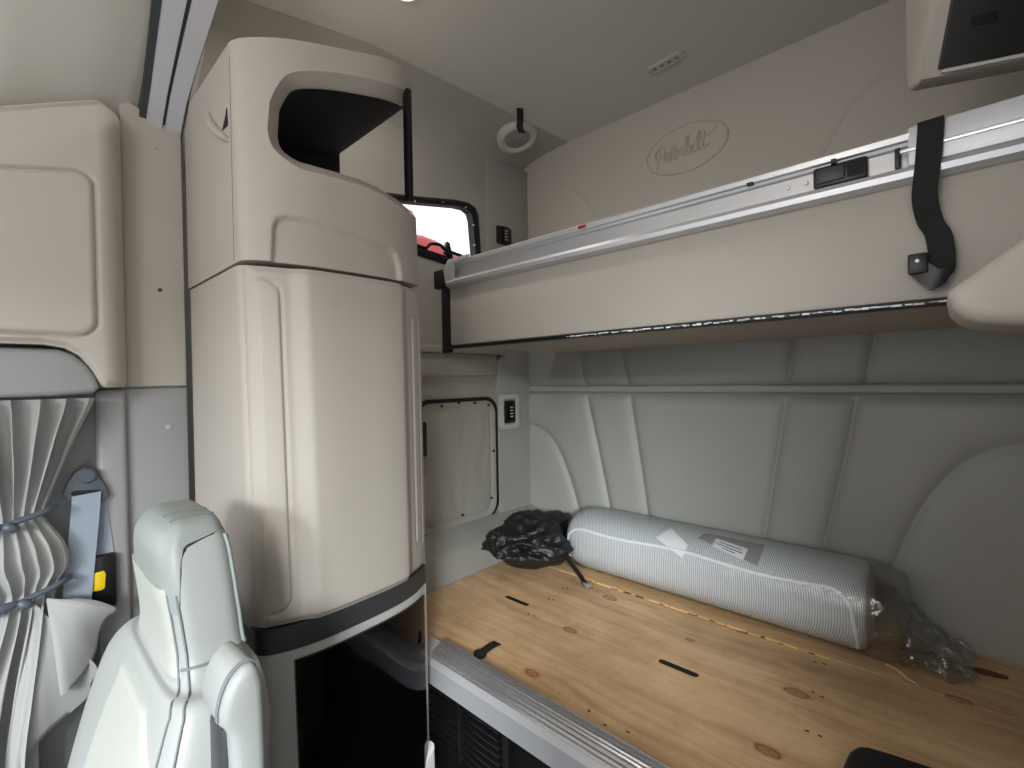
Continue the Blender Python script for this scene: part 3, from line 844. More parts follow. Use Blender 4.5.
# seams
def seam(pts, r=.0014, mt_='seam', lift=.0):
    P_ = []
    for p in smooth(pts, 6):
        loc, nor, _, _ = seat_bvh.find_nearest(p)
        if nor.dot(p-cen_(p)) < 0: nor = -nor
        P_.append(loc+nor*(r*.9+lift))
    q = MB(); q.tube(P_, r, 6); q.build('piping', mt_, ds, angle=70)
def side_pt(z, fy, out=.0022):
    _, xl, xr, yf, yb = secat(z); y = lerp(yf, yb, fy); b = abs(2*fy-1); b = min(b, .999)
    o_ = out
    return ((xl+xr)/2+(xr-xl)/2*(1-b**5.0)**(1/5.0)+o_, y-(o_-out)*.6, z)
seam([side_pt(z, .06) for z in (-.29, -.32, -.36, -.385, -.395, -.405, -.415, -.425, -.435, -.45, -.48, -.55, -.65, -.8)])
seam([side_pt(z, .14) for z in (-.29, -.32, -.36, -.385, -.395, -.405, -.415, -.425, -.435, -.45, -.48, -.55, -.65, -.8)], .0016)
seam([side_pt(z, .90, .002) for z in (-.225, -.26, -.30, -.34, -.385)], .003, 'topleather')
for xx_ in (-.875, -.835):
    seam([(xx_, (lambda q: lerp(q[3], q[4], f_))(secat(-.21)), -.1955-.012*abs(2*f_-1)**3+.0006) for f_ in (.1, .3, .5, .7, .9)], .0014, lift=.0028)
seam([side_pt(-.392, .08), side_pt(-.390, .3), side_pt(-.387, .6), side_pt(-.383, .92)], .0018)
# cushion, pedestal
q = MB(); q.loft([ring(*s) for s in dens([(-.97, -1.15, -.70, -.42, .05), (-.96, -1.17, -.68, -.46, .06), (-.90, -1.18, -.67, -.48, .07), (-.85, -1.17, -.68, -.46, .06), (-.84, -1.14, -.71, -.42, .04)])]); q.build('seat_cushion', 'leather', ds, angle=70)
q = MB(); q.box(-1.12, -.74, -.36, .10, -1.40, -.965, .03, 3); q.build('pedestal', 'black', ds)
# armrest
XA = -.61
def ap(u, v): w = at(u, v, x=XA); return (w.y, w.z)
poly = [ap(*p) for p in ((222, 730), (222, 716), (226, 700), (233, 684), (243, 671), (253, 665), (260, 669), (264, 682), (266, 720), (268, 768), (270, 830), (236, 830), (234, 768), (232, 742), (228, 734))]
q = MB(); q.prism(poly, 'x', -.70, XA, .010, 3); ar = q.build('armrest', 'leather', ds, angle=60)
q = MB()
for off in (.0, .0042):
    q.tube(smooth([(XA-.012-off, a-.001 if i < 5 else a, b+.0012 if i >= 2 else b) for i, (a, b) in enumerate([ap(*p) for p in ((221.5, 728), (221.5, 716), (225.5, 700), (232.5, 683.5), (243, 670.5), (253, 664.5), (260, 668.5))])], 5), .0012, 6)
q.build('stitching', 'seam', ar)
q = MB(); w0 = at(202, 733, x=-.66); w1 = at(233, 800, x=-.63)
q.box(-.68, -.63, w0.y+.012, w1.y+.004, w1.z-.1, w0.z+.01, .006); q.build('hinge_arm', 'darkgrey', ds)

# unseen passenger seat, added and shaped to shade the bunk board
ps = thing('blocker_seat', (.10, .1, -1.40), 'grey leather passenger seat beside the viewpoint, unseen, added to shade the bunk board', 'seat')
def shx(sec): return [(z, a-.25, b-.23, c, d) for z, a, b, c, d in sec]
q = MB(); q.loft([ring(*s_, 40) for s_ in dens(shx([(-.285, .10, .52, .17, .20), (-.295, .07, .55, .15, .22), (-.34, .06, .57, .13, .24), (-.50, .06, .58, .10, .25), (-.64, .07, .59, .064, .252), (-.80, .08, .59, .025, .24), (-.95, .09, .58, 0, .21)]))]); q.build('backrest', 'leather', ps, angle=70)
q = MB(); q.loft([ring(*s_, 40) for s_ in dens(shx([(-.97, .12, .57, -.42, .05), (-.96, .10, .59, -.46, .06), (-.90, .09, .60, -.48, .07), (-.85, .10, .59, -.46, .06), (-.84, .13, .56, -.42, .04)]))]); q.build('seat_cushion', 'leather', ps, angle=70)
q = MB(); q.box(-.09, .30, -.36, .10, -1.40, -.965, .03, 3); q.build('pedestal', 'black', ps)

# ================================================================== UPPER BUNK
ub = thing('upper_bunk', (-.35, 1.4, .11), 'upper bunk with a beige front board and an aluminium rail', 'bunk')
YF = 1.05; BX0, BX1 = -1.25, .58
m = MB(); m.box(BX0, BX1, YF, YF+.03, .122, .325, .008); m.build('front_board', 'beige', ub)
m = MB(); m.prism([(YF+.01, .118), (YR-.03, .118), (YR-.03, .36), (YF+.03, .36)], 'x', BX0, BX1, .01); m.build('bunk_deck', 'beige', ub)
m = MB(); m.box(BX0, BX1, YF-.004, YF+.03, .112, .1215, .002); m.build('edge_strip', 'black', ub)
# debris/staple tufts along the strip
m = MB()
for k in range(70):
    x = lerp(-.75, .0, k/69)+random.uniform(-.006, .006)
    m.box(x, x+random.uniform(.006, .018), YF-.0065, YF-.003, .115+random.uniform(-.001, .002), .1165+random.uniform(0, .002))
m.build('edge_stitching', 'paper', ub, kind='stuff')
# rail: extruded profile (y,z)
prof = [(YF+.055, .405), (YF-.008, .409), (YF-.014, .403), (YF-.013, .393), (YF-.006, .391), (YF-.004, .386), (YF+.004, .384), (YF+.004, .352), (YF-.004, .350), (YF-.014, .347), (YF-.020, .338), (YF-.018, .328), (YF-.008, .321), (YF+.006, .320), (YF+.055, .325)]
m = MB(); m.prism(prof, 'x', BX0+.005, BX1)
rl = m.build('rail', 'railmetal', ub, angle=25)
# rounded end cap panel on the left and cover plate on the right
m = MB(); m.prism([(BX0-.01, .385), (BX0+.015, .416), (BX0+.12, .416), (BX0+.12, .404), (BX0+.045, .398), (BX0+.04, .345), (BX0-.0, .335)], 'y', YF-.018, YF-.008, .003); m.build('end_cap', 'silver', rl)
m = MB(); m.box(-.035, BX1, YF-.014, YF+.01, .348, .413, .003); m.build('cover_plate', 'silver', rl)
m = MB(); m.box(-.045, BX1, YF-.0175, YF-.012, .372, .378, .001); m.build('plate_rib', 'alu', rl)
m = MB()
x0, x1 = at(814, 180, y=YF).x, at(868, 170, y=YF).x
m.box(x0, x1, YF-.010, YF+.006, .350, .388, .004); lt = m.build('latch', 'black', rl)
xm = lerp(x0, x1, .60)
m = MB(); m.box(x0+.006, xm, YF-.014, YF-.008, .356, .383, .003); m.build('slide_button', 'darkgrey', lt)
m = MB(); m.prism([(xm+.004, .357), (x1-.006, .357), (x1-.004, .382), (xm+.004, .382)], 'y', YF-.012, YF-.0095, .0); m.build('finger_well', 'liner', lt)
m = MB(); xk = at(898, 165, y=YF).x
m.box(xk-.004, xk+.004, YF-.010, YF+.006, .350, .385, .002); m.build('stop', 'black', rl)
m = MB(); xk = at(835, 168, y=YF).x; m.box(xk-.004, xk+.004, YF-.018, YF-.005, .386, .394); m.build('clip', 'black', rl); m = MB(); xk = at(752, 187, y=YF).x; m.box(xk-.006, xk+.006, YF-.018, YF-.006, .389, .394, .001); m.build('clip', 'black', rl)
for u, v in ((788, 186), (806, 182)):
    c = at(u, v, y=YF); m = MB(); m.lathe([(0, .004), (.003, .004), (.004, .002), (.004, -.002), (0, -.002)], 10, Matrix.Translation((c.x, YF+.002, .368)) @ Matrix.Rotation(PI/2, 4, 'X')); m.build('rivet', 'chrome', rl)
m = MB(); xk = at(585, 232, y=YF).x; m.box(xk-.012, xk+.012, YF-.0155, YF-.008, .396, .404, .001); m.build('marker', 'red', rl, label='small red marker')

# straps on the bunk
m = MB()
pts = [(-.006, YF+.02, .4155), (-.006, YF-.012, .4155), (-.006, YF-.0185, .40), (-.010, YF-.0215, .34), (-.014, YF-.02, .29), (-.008, YF-.014, .25), (.002, YF-.014, .225), (.006, YF-.018, .19), (.005, YF-.018, .165), (-.002, YF-.018, .153)]
m.ribbon(smooth(pts, 6), .033, .003, (1, 0, .02))
bs = tag(m.build('hanging_strap', 'web', None, angle=50), 'black webbing strap hanging over the upper bunk rail at the right', 'strap')
m = MB(); m.ribbon(smooth([(.016, YF-.022, .160), (.0, YF-.025, .150), (-.012, YF-.024, .160), (-.026, YF-.020, .178)], 6), .034, .006, (.35, 0, 1)); 
m.box(-.036, -.010, YF-.029, YF-.018, .163, .197, .003); m.build('buckle', 'black', bs)
m = MB(); c = at(922, 268, y=YF-.034); m.lathe([(0, .002), (.003, .002), (.004, 0), (0, 0)], 10, Matrix.Translation((-.024, YF-.029, .184)) @ Matrix.Rotation(PI/2, 4, 'X')); m.build('rivet', 'chrome', bs)
m = MB(); m.box(-1.335, -1.251, 1.048, 1.075, .33, .395, .006); m.box(-1.300, -1.251, 1.054, 1.066, .10, .335, .003)
tag(m.build('hanging_strap.001', 'web', None), 'black strap hanging down at the left end of the upper bunk', 'strap')

# ================================================================== LOWER BUNK
pb = thing('bunk_board', (-.35, 1.26, -.77), 'bare plywood lower bunk board with ribbed metal front edge', 'bunk')
def slot(cx, cy, l, w, rot=0.0):
    return [(cx+a*math.cos(rot)-b*math.sin(rot), cy+a*math.sin(rot)+b*math.cos(rot)) for a, b in rrect(-l/2, l/2, -w/2, w/2, w*.48, 6)]
SL = [slot(-1.062, 1.163, .105, .020, 0), slot(-.50, 1.160, .105, .022, 0)]
YJ = 1.455
bm = bmesh.new()
def boardpiece(x0, x1, y0, y1, holes):
    q = MB(); q.box(x0, x1, y0, y1, -.768, -.75, .0015, 1); o_ = q.build('board', 'wood', None)
    if holes:
        q = MB()
        for h in holes: q.prism(h, 'z', -.80, -.70)
        k_ = q.build('cut', 'wood', None)
        md = o_.modifiers.new('c', 'BOOLEAN'); md.object = k_; md.solver = 'EXACT'
        bpy.context.view_layer.update()
        n_ = bpy.data.meshes.new_from_object(o_.evaluated_get(bpy.context.evaluated_depsgraph_get()))
        n_.polygons.foreach_set('use_smooth', [False]*len(n_.polygons)); o_.modifiers.clear(); o_.data = n_; bpy.data.objects.remove(k_)
    o_.parent = pb; o_.location = o_.location-pb.location
    return o_
bm.free()
boardpiece(-1.333, .60, .831, YJ, SL)
boardpiece(-1.333, .60, YJ+.004, YR-.012, None)
for h in SL:
    m = MB(); m.prism(h, 'z', -.790, -.7514); m.build('slot_dark', 'liner', pb)  # black plug put in for the shade inside each open slot
m = MB()   # splintered raw edge along the join
x = -.99
while x < -.22:
    l = random.uniform(.02, .09)
    if random.random() < .86:
        m.box(x, x+l, YJ-.004-random.uniform(0, .003), YJ+.004+random.uniform(0, .004), -.752, -.7485+random.uniform(0, .002), .001, 1)
    x += l+random.uniform(.001, .012)
m.build('split_edge', 'splinter', pb, kind='stuff')
x = -.97
while x < -.24:
    m = MB(); m.box(x, x+random.uniform(.01, .03), YJ-.007, YJ+.001, -.752, -.7480, .001, 1); m.build('bark_chip', 'barkdark', pb); x += random.uniform(.04, .14)
# small screw-hole pairs in the face
for u, v in ((529, 614), (534, 616), (549, 599), (553, 600), (563, 588), (567, 589), (589, 711), (605, 725), (628, 732), (813, 692), (822, 697), (807, 731), (820, 736), (815, 662), (824, 664)):
    c = at(u, v, z=-.75); m = MB(); m.prism(slot(c.x, c.y, .009, .0045, random.uniform(-.4, .4)), 'z', -.752, -.7494); m.build('screw_hole', 'barkdark', pb)
# pull strap
m = MB(); p0 = at(496, 643, z=-.745); p1 = at(480, 654, z=-.745)
m.ribbon(smooth([(p0.x, p0.y+.01, -.752), (p0.x, p0.y, -.746), (lerp(p0.x, p1.x, .5), lerp(p0.y, p1.y, .5), -.743), (p1.x, p1.y+.005, -.745)], 6), .024, .004, (1, .0, 0))
m.prism([(p1.x+a, p1.y+b) for a, b in rrect(-.018, .018, -.016, .016, .015, 5)], 'z', -.750, -.740, .002); m.build('pull_strap', 'web', pb)
# metal front edge
ed = thing('edge_rail', (-.3, .79, -.80), 'white metal edge rail with ribbed cover along the front of the lower bunk', 'rail')
m = MB(); m.prism([(.757, -.812), (.757, -.762), (.765, -.752), (.822, -.738), (.826, -.768), (.80, -.768), (.80, -.812)], 'x', -1.10, .60, .002); m.build('body', 'silver', ed)
pf = []
n = 66
for k in range(n+1):
    t = k/n; a = lerp(math.radians(150), math.radians(78), t)
    y = .762+.066*t; z = -.7585+.030*math.sin(t*PI*.62)
    rib = .0024*(1 if (t*9) % 1 < .62 else -1) if .03 < t < .97 else -.002
    pf.append((y-.35*rib, z+rib))
pf += [(.829, -.750), (.762, -.764)]
m = MB(); m.prism(pf, 'x', -1.028, .60); m.build('ribbed_cover', 'ribmetal', ed, angle=20)
# bunk base with louvred vent
bb = thing('under_bunk_panel', (-.35, .83, -1.40), 'black panel with a louvred vent under the lower bunk', 'panel')
m = MB(); m.box(-1.20, .60, .80, .83, -1.40, -.816, .003); m.build('front_panel', 'black', bb)
m = MB(); m.box(-1.06, -.76, .790, .802, -.99, -.817, .004); vf = m.build('vent', 'rubber', bb)
for k in range(8):
    z = -.978+k*.0195
    m = MB(); m.prism([(.776, z), (.790, z+.006), (.790, z+.012), (.775, z+.004)], 'x', -1.045, -.775, .001); m.build('louvre', 'satinblack', vf)
m = MB(); m.box(-.925, -.915,   .774, .791, -.985, -.819, .002); m.build('mullion', 'black', vf)

# ================================================================== LEFT WALL FITTINGS
hy0, hy1 = 1.075, at(496, 400, x=XW+.012).y-.005
hz0, hz1 = at(460, 526, x=XW+.012).z, at(460, 402, x=XW+.012).z
lh = thing('luggage_hatch', (XW, (hy0+hy1)/2, hz0), 'grey rounded access hatch with black rubber seal in the left wall above the bag', 'hatch')
o1 = rrect(hy0-.012, hy1+.014, hz0-.004, hz1+.016, .075, 8); i1 = rrect(hy0, hy1, hz0, hz1, .065, 8)
m = MB(); m.loft([[(XW-.005, a, b) for a, b in o1], [(XW+.014, a, b) for a, b in o1], [(XW+.014, a, b) for a, b in i1], [(XW-.005, a, b) for a, b in i1], [(XW-.005, a, b) for a, b in o1]], cap=False)
m.build('seal', 'rubber', lh)
fr, bk = [], []
for i in range(61):
    a, b = [], []
    for j in range(61):
        s, t = j/60*2-1, i/60*2-1
        # square to rounded square
        y = (hy0+hy1)/2+(hy1-hy0)/2*s; z = (hz0+hz1)/2+(hz1-hz0)/2*t
        sd = sd_rrect(y, z, hy0, hy1, hz0, hz1, .065)
        if sd > 0:
            cyy, czz = (hy0+hy1)/2+math.copysign((hy1-hy0)/2-.065, s), (hz0+hz1)/2+math.copysign((hz1-hz0)/2-.065, t)
            dv = Vector((y-cyy, z-czz)).normalized()*.065; y, z = cyy+dv.x, czz+dv.y; sd = 0
        w = noise.noise(Vector((y*9, z*7, 3)))*.006+noise.noise(Vector((y*25, z*12, 7)))*.003
        x = XW+.010+w*sst(0, -.05, sd)-.006*math.exp(-((sd+.028)/.006)**2)
        a.append((x, y, z)); b.append((XW-.004, y, z))
    fr.append(a); bk.append(b)
m = MB(); m.sheet(fr, bk); m.build('panel', 'wallgrey', lh, angle=60)
for u, v in ((442, 406), (459, 403), (475, 403), (489, 405), (494, 451), (492, 498), (463, 515)):
    c = at(u, v, x=XW+.014); m = MB(); m.lathe([(0, .003), (.004, .0025), (.006, 0), (.006, -.004), (0, -.004)], 12, Matrix.Translation(c) @ Matrix.Rotation(PI/2, 4, 'Y')); m.build('screw', 'black', lh)
m = MB(); a = at(424, 422, x=XW+.03); b = at(424, 457, x=XW+.03); m.box(XW+.005, XW+.035, a.y-.02, a.y+.012, b.z, a.z, .008); m.build('latch', 'black', lh)

def switch(u0, v0, u1, v1, bez, label, name='reading_light'):
    a = at(u0, v0, x=XW+.022); b = at(u1, v1, x=XW+.022)
    th = thing(name, (XW+.02, (a.y+b.y)/2, b.z), label, 'switch', None)
    if bez:
        q = MB(); o_ = rrect(a.y-.028, b.y+.028, b.z-.030, a.z+.03, .018); i_ = rrect(a.y-.006, b.y+.006, b.z-.006, a.z+.006, .010)
        q.loft([[(XW+.016, p, r) for p, r in o_], [(XW+.034, p, r) for p, r in o_], [(XW+.036, p, r) for p, r in i_], [(XW+.016, p, r) for p, r in i_], [(XW+.016, p, r) for p, r in o_]], cap=False); q.build('bezel', 'plategrey', th, bevel=.003)
    q = MB(); q.prism(rrect(a.y, b.y, b.z, a.z, .010), 'x', XW+.018, XW+.034, .003); q.build('housing', 'black', th)
    q = MB(); cy, cz = (a.y+b.y)/2, (a.z+b.z)/2
    q.prism(rrect(cy-.018, cy+.018, cz-.04, cz+.04, .006), 'x', XW+.032, XW+.042, .003); bt = q.build('rocker', 'gloss', th)
    q = MB()
    for k in range(4): q.box(XW+.0415, XW+.043, cy-.010, cy+.010, cz-.024+k*.014, cz-.019+k*.014, .0005)
    q.build('mark', 'plategrey', bt)
    return th
switch(503, 401, 514, 422, True, 'black rocker switch in a pale bezel in the corner below the upper bunk', 'wall_switch')
switch(496, 225, 510, 247, False, 'black switch block in the corner above the upper bunk', 'wall_switch')

# ================================================================== CEILING FITTINGS
def disc_basis(c, nrm):
    q = Vector(nrm).to_track_quat('Z', 'Y').to_matrix().to_4x4(); return Matrix.Translation(c) @ q
cs_ = Vector((-1.335, 1.52, 1.045)); nn = Vector((.30, 0, -1))
m = MB(); m.lathe([(0, .004), (.058, .004), (.064, .010), (.074, .012), (.084, .008), (.088, -.002), (.088, -.03), (0, -.03)], 40, disc_basis(cs_, nn)); sp = m.build('ceiling_speaker', 'headliner', None)
tag(sp, 'round grey speaker cover in the ceiling corner above the small window', 'speaker')
m = MB(); m.lathe([(0, .008), (.05, .007), (.056, .003), (0, .003)], 32, disc_basis(cs_, nn)); m.build('grille', 'coolgrey', sp)
p0 = at(520, 111, z=1.062)
m = MB(); m.ribbon(smooth([(p0.x, p0.y, 1.072), (p0.x, p0.y, 1.05), (p0.x+.004, p0.y-.004, 1.025), (p0.x-.003, p0.y, 1.0), (p0.x+.006, p0.y+.004, .975)], 5), .026, .004, (.6, .8, 0))
tag(m.build('hanging_strap.002', 'web', None), 'short black strap hanging from the ceiling seam in front of the round speaker', 'strap')
cl = thing('ceiling_light', (at(665, 65, z=1.07)[0], at(665, 65, z=1.07)[1], 1.06), 'small oblong chrome rimmed light set in the ceiling', 'light')
A, B = at(648, 73, z=1.068), at(684, 54, z=1.068)
ang = math.atan2(B.y-A.y, B.x-A.x); ln = (B-A).length; mid_ = (A+B)/2
MX = Matrix.Translation((mid_.x, mid_.y, 0)) @ Matrix.Rotation(ang, 4, 'Z')
o1, i1 = rrect(-ln/2, ln/2, -.020, .020, .019), rrect(-ln/2+.006, ln/2-.006, -.014, .014, .0135)
m = MB(); m.loft([[MX @ Vector((a, b, 1.078)) for a, b in o1], [MX @ Vector((a, b, 1.066)) for a, b in o1], [MX @ Vector((a, b, 1.064)) for a, b in i1], [MX @ Vector((a, b, 1.078)) for a, b in i1]], cap=False); m.build('bezel', 'railmetal', cl)
m = MB(); m.prism(i1, 'z', 1.068, 1.078, mtx=MX); m.build('lens', 'plategrey', cl)
for k in range(4):
    xk = -ln*.3+ln*.2*k; m = MB(); m.box(xk-.006, xk+.006, -.007, .007, 1.066, 1.070, .002, mtx=MX); m.build('bulb', 'coolgrey', cl)
c = at(405, -14, z=1.07)
dl = thing('ceiling_dome_light', (c.x, c.y, 1.05), 'white dome lamp at the top edge of the photo on the ceiling', 'light')
m = MB(); MX = Matrix.Translation((c.x, c.y, 1.078)) @ Matrix.Rotation(PI, 4, 'X')
m.lathe([(.0, 0), (.05, 0), (.052, .008), (.044, .014), (.0, .014)], 32, MX); m.build('rim', 'plategrey', dl)
m = MB(); m.lathe([(.0, .012), (.042, .012), (.036, .020), (.02, .025), (0, .026)], 32, MX); m.build('lens', 'lens', dl)

# ================================================================== RIGHT SIDE CABINETS
a22 = math.radians(22)
lx, ly = .022, .94                        # front left corner
rc = thing('hanging_locker', (lx+.3, ly+.2, .42), 'beige locker with a dark door high up at the right edge', 'locker')
MX = Matrix.Translation((lx, ly, 0)) @ Matrix.Rotation(a22, 4, 'Z')
zb, zt_, D0 = .476, 1.0745, .13
m = MB(); m.prism([(D0, zb+.012), (D0, zt_), (-.06, zt_), (-.06, .75), (.085, zb), (D0-.012, zb)], 'x', -.012, .56, .008, 3, mtx=MX); m.build('body', 'beige', rc, angle=50)
def fpt(t, off): return (lerp(.085, -.06, t)-.893*off, lerp(zb, .75, t)-.449*off)
m = MB(); m.prism([fpt(.03, -.004), fpt(1.0, -.004), fpt(1.0, .006), fpt(.03, .006)], 'x', .012, .55, .002, mtx=MX); dd = m.build('door', 'smoke', rc, label='dark smoked door')
m = MB(); m.prism([fpt(.19, .004), fpt(.23, .004), fpt(.23, .009), fpt(.19, .009)], 'x', .04, .07, .0015, mtx=MX); m.build('finger_slot', 'liner', dd)
m = MB(); m.prism([fpt(.012, .0), fpt(.028, .0), fpt(.028, .010), fpt(.012, .010)], 'x', .016, .56, .002, mtx=MX); m.build('lip', 'plategrey', rc)
rt_ = thing('blocker_tower', (.41, .53, -1.40), 'plain beige tower cabinet against the right wall, unseen, added to darken the right of the rear wall', 'cabinet')  # unseen tower, added to block light from the right of the rear wall
m = MB(); m.box(.20, XR-.004, .32, .74, -1.40, 1.06, .02, 3); m.build('body', 'beige', rt_)
m = MB(); m.box(.194, .20, .34, .72, -.47, .23, .002); m.build('door', 'beige', rt_)
# rounded panel lower down at the right edge
m = MB()
YP = .80
def rp(u, v): w = at(u, v, y=YP); return (w.x, w.z)
pp = [rp(*p) for p in ((1600, -80), (1050, 215), (1024, 236), (990, 260), (964, 279), (948, 291), (952, 308), (963, 317), (977, 322), (1000, 324), (1024, 325), (1600, 322))]
pp[0] = (XR, pp[0][1]); pp[-1] = (XR, pp[-1][1])
m.prism(pp, 'y', YP, YP+.16, .018, 4)
tag(m.build('mounted_panel', 'beige', None, angle=60), 'beige rounded panel jutting in below the hanging strap at the right edge', 'panel')

# ================================================================== THINGS ON THE BOARD
# rolled topper in clear wrap
RX0, RX1 = -1.095, -.140
RA, RB = .130, .112
RC = (1.590, -.75+RB+.004)
mr = thing('mattress_topper_roll', ((RX0+RX1)/2, RC[0], -.75), 'rolled pale striped mattress topper wrapped in clear plastic against the rear wall', 'mattress')
def rring(x, k, n=72, flat=.0, ph=0):
    r = []
    for i in range(n):
        t = 2*PI*i/n
        # slightly squared, flattened where it rests
        c_, s_ = math.cos(t), math.sin(t); e = 2.35
        yy = RC[0]+RA*k*math.copysign(abs(c_)**(2/e), c_); zz = RC[1]+RB*k*math.copysign(abs(s_)**(2/e), s_)
        r.append((x, yy, zz))
    return r
xsr = [(RX0, .60), (RX0+.004, .72), (RX0+.016, .84), (RX0+.035, .93), (RX0+.065, .985), (RX0+.10, 1.0)]+[(RX0+.10+(RX1-RX0-.135)*k/24, 1.0) for k in range(1, 25)]+[(RX1-.02, .985), (RX1-.008, .95), (RX1, .88)]
m = MB(); m.loft([rring(x, k) for x, k in xsr]); m.build('roll', 'ticking', mr, angle=50)
# fold along the roll's front, its bright sheen put in as a white tube
m = MB()
lip = []
for x, deg in [(RX0+.022, 215), (RX0+.022, 190), (RX0+.030, 168), (RX0+.050, 157), (RX0+.085, 151)]+[(RX0+.085+(RX1-RX0-.16)*k/20, 150+3*math.sin(k*.5)) for k in range(1, 21)]+[(RX1-.05, 155), (RX1-.03, 168), (RX1-.022, 190), (RX1-.020, 225)]:
    t = math.radians(deg); kk = interp(xsr, x)
    c_, s_ = math.cos(t), math.sin(t); e = 2.35
    lip.append((x, RC[0]+RA*kk*math.copysign(abs(c_)**(2/e), c_), RC[1]+RB*kk*math.copysign(abs(s_)**(2/e), s_)))
lip = smooth(lip, 3)
m.tube(lip, .0055, 8); m.build('fold_sheen', 'paper', mr, angle=70)
# wrap with loose wrinkles and a bunched tail at the right
def wr(x, k, amp_, seed):
    r = []
    for p in rring(x, k):
        v = Vector(p); n_ = noise.noise(Vector((v.x*14, v.y*22+seed, v.z*22)))+.5*noise.noise(Vector((v.x*40, v.y*50, v.z*50+seed)))
        d = Vector((0, v.y-RC[0], v.z-RC[1])); d.normalize(); v += d*(.004+amp_*max(0, n_))
        v.z = max(v.z, -.7493); v.y = min(v.y, YR-.01); r.append(tuple(v))
    return r
ws = [(RX0-.030, .25), (RX0-.024, .5), (RX0-.014, .70), (RX0+.006, .86), (RX0+.03, .96), (RX0+.07, 1.005)]+[(RX0+.07+(RX1-RX0-.08)*k/44, 1.01) for k in range(1, 45)]+[(RX1+.010, 1.0), (RX1+.022, .99), (RX1+.034, .965), (RX1+.046, .93), (RX1+.058, .88), (RX1+.068, .80), (RX1+.076, .68), (RX1+.082, .5), (RX1+.085, .3)]
m = MB(); m.loft([wr(x, k, .010 if x < RX0+.1 else .022 if x > RX1-.005 else .0035, 3) for x, k in ws], cap=False)
m.mi = [1 if min(m.v[i][0] for i in f) > RX1+.004 else 0 for f in m.f]
wrap = m.build('plastic_wrap', ['wrap', 'tail'], mr, angle=180, fix=False)
m = MB()
tail = []
for k in range(26):
    t = k/25; x = lerp(RX1+.06, RX1+.20, t)
    hh = lerp(.13, .02, t**.8); ww = lerp(.24, .13, t)
    yc_ = lerp(RC[0]+.02, 1.62, t)
    r = []
    for i in range(60):
        a = 2*PI*i/60; y = yc_+ww/2*math.cos(a); z = -.748+hh*(.5+.5*math.sin(a))
        n_ = noise.noise(Vector((x*26, a*3.2, 1)))*.026+noise.noise(Vector((x*70, a*8, 5)))*.012
        z = max(-.7485, z+n_*(.3+.7*(hh/.15))); y = min(YR-.008, y+n_*1.2+.01*math.sin(5*a))
        r.append((x+n_*.5, y, z))
    tail.append(r)
m.loft(tail, cap=False); m.build('plastic_tail', 'tail', mr, angle=180, fix=False)
# labels under the wrap: sit on the roll's surface
def onroll(u, v, lift=.003):
    """where the line of sight meets the roll"""
    d = FW+RT*(u-512)/F_PX+UP*(384-v)/F_PX; lo = None
    for k in range(4000):
        t = .8+k*.0006; p = d*t
        q = (abs((p[1]-RC[0])/(RA+lift))**2.35+abs((p[2]-RC[1])/(RB+lift))**2.35)
        if q <= 1: return Vector(p.tolist())
    return Vector((d*2).tolist())
def sticker(name, corners, mt_, parent, n=10, lift=.003, **kw):
    c = [Vector((a, b, 0)) for a, b in corners]; fr, bk = [], []
    for i in range(n+1):
        a, b = [], []
        for j in range(n+1):
            p = c[0].lerp(c[1], j/n).lerp(c[3].lerp(c[2], j/n), i/n)
            a.append(tuple(onroll(p.x, p.y, lift))); b.append(tuple(onroll(p.x, p.y, lift-.0012)))
        fr.append(a); bk.append(b)
    q = MB(); q.sheet(fr, bk); return q.build(name, mt_, parent, angle=70, **kw)
sticker('paper_tag', ((655, 537), (671, 527), (688, 545), (682, 558)), 'paper', mr, label='plain white paper tag')
MT['lab'] = mat('grey printed band', (.60, .59, .60), .6)
MT['ink'] = mat('printed ink', (.38, .38, .40), .6)
sticker('label_band', ((698, 538), (706, 533), (765, 545), (757, 566)), 'lab', mr, lift=.0028, label='grey shipping label band')
lb_ = sticker('shipping_label', ((711, 546), (716, 538), (748, 549), (743, 560)), 'paper', mr, lift=.0045, label='white printed shipping label')
for k, (a, b) in enumerate(((.15, .85), (.1, .9), (.3, .7))):
    def lp(s, t):
        c = [Vector(p) for p in ((711, 546), (716, 538), (748, 549), (743, 560))]
        q = c[1].lerp(c[2], s).lerp(c[0].lerp(c[3], s), t); return (q.x, q.y)
    t0 = .22+k*.24; sticker('printed_line', (lp(a, t0), lp(b, t0), lp(b, t0+.08), lp(a, t0+.08)), 'ink', lb_, n=4, lift=.0053)
# strip for the dark shadow gap behind the roll, left unbuilt
m = MB(); m.tube([(x, YR-.036, -.75+.175+.012*math.sin(x*3)) for x in [lerp(-1.08, -.16, k/20) for k in range(21)]], .015, 8); 

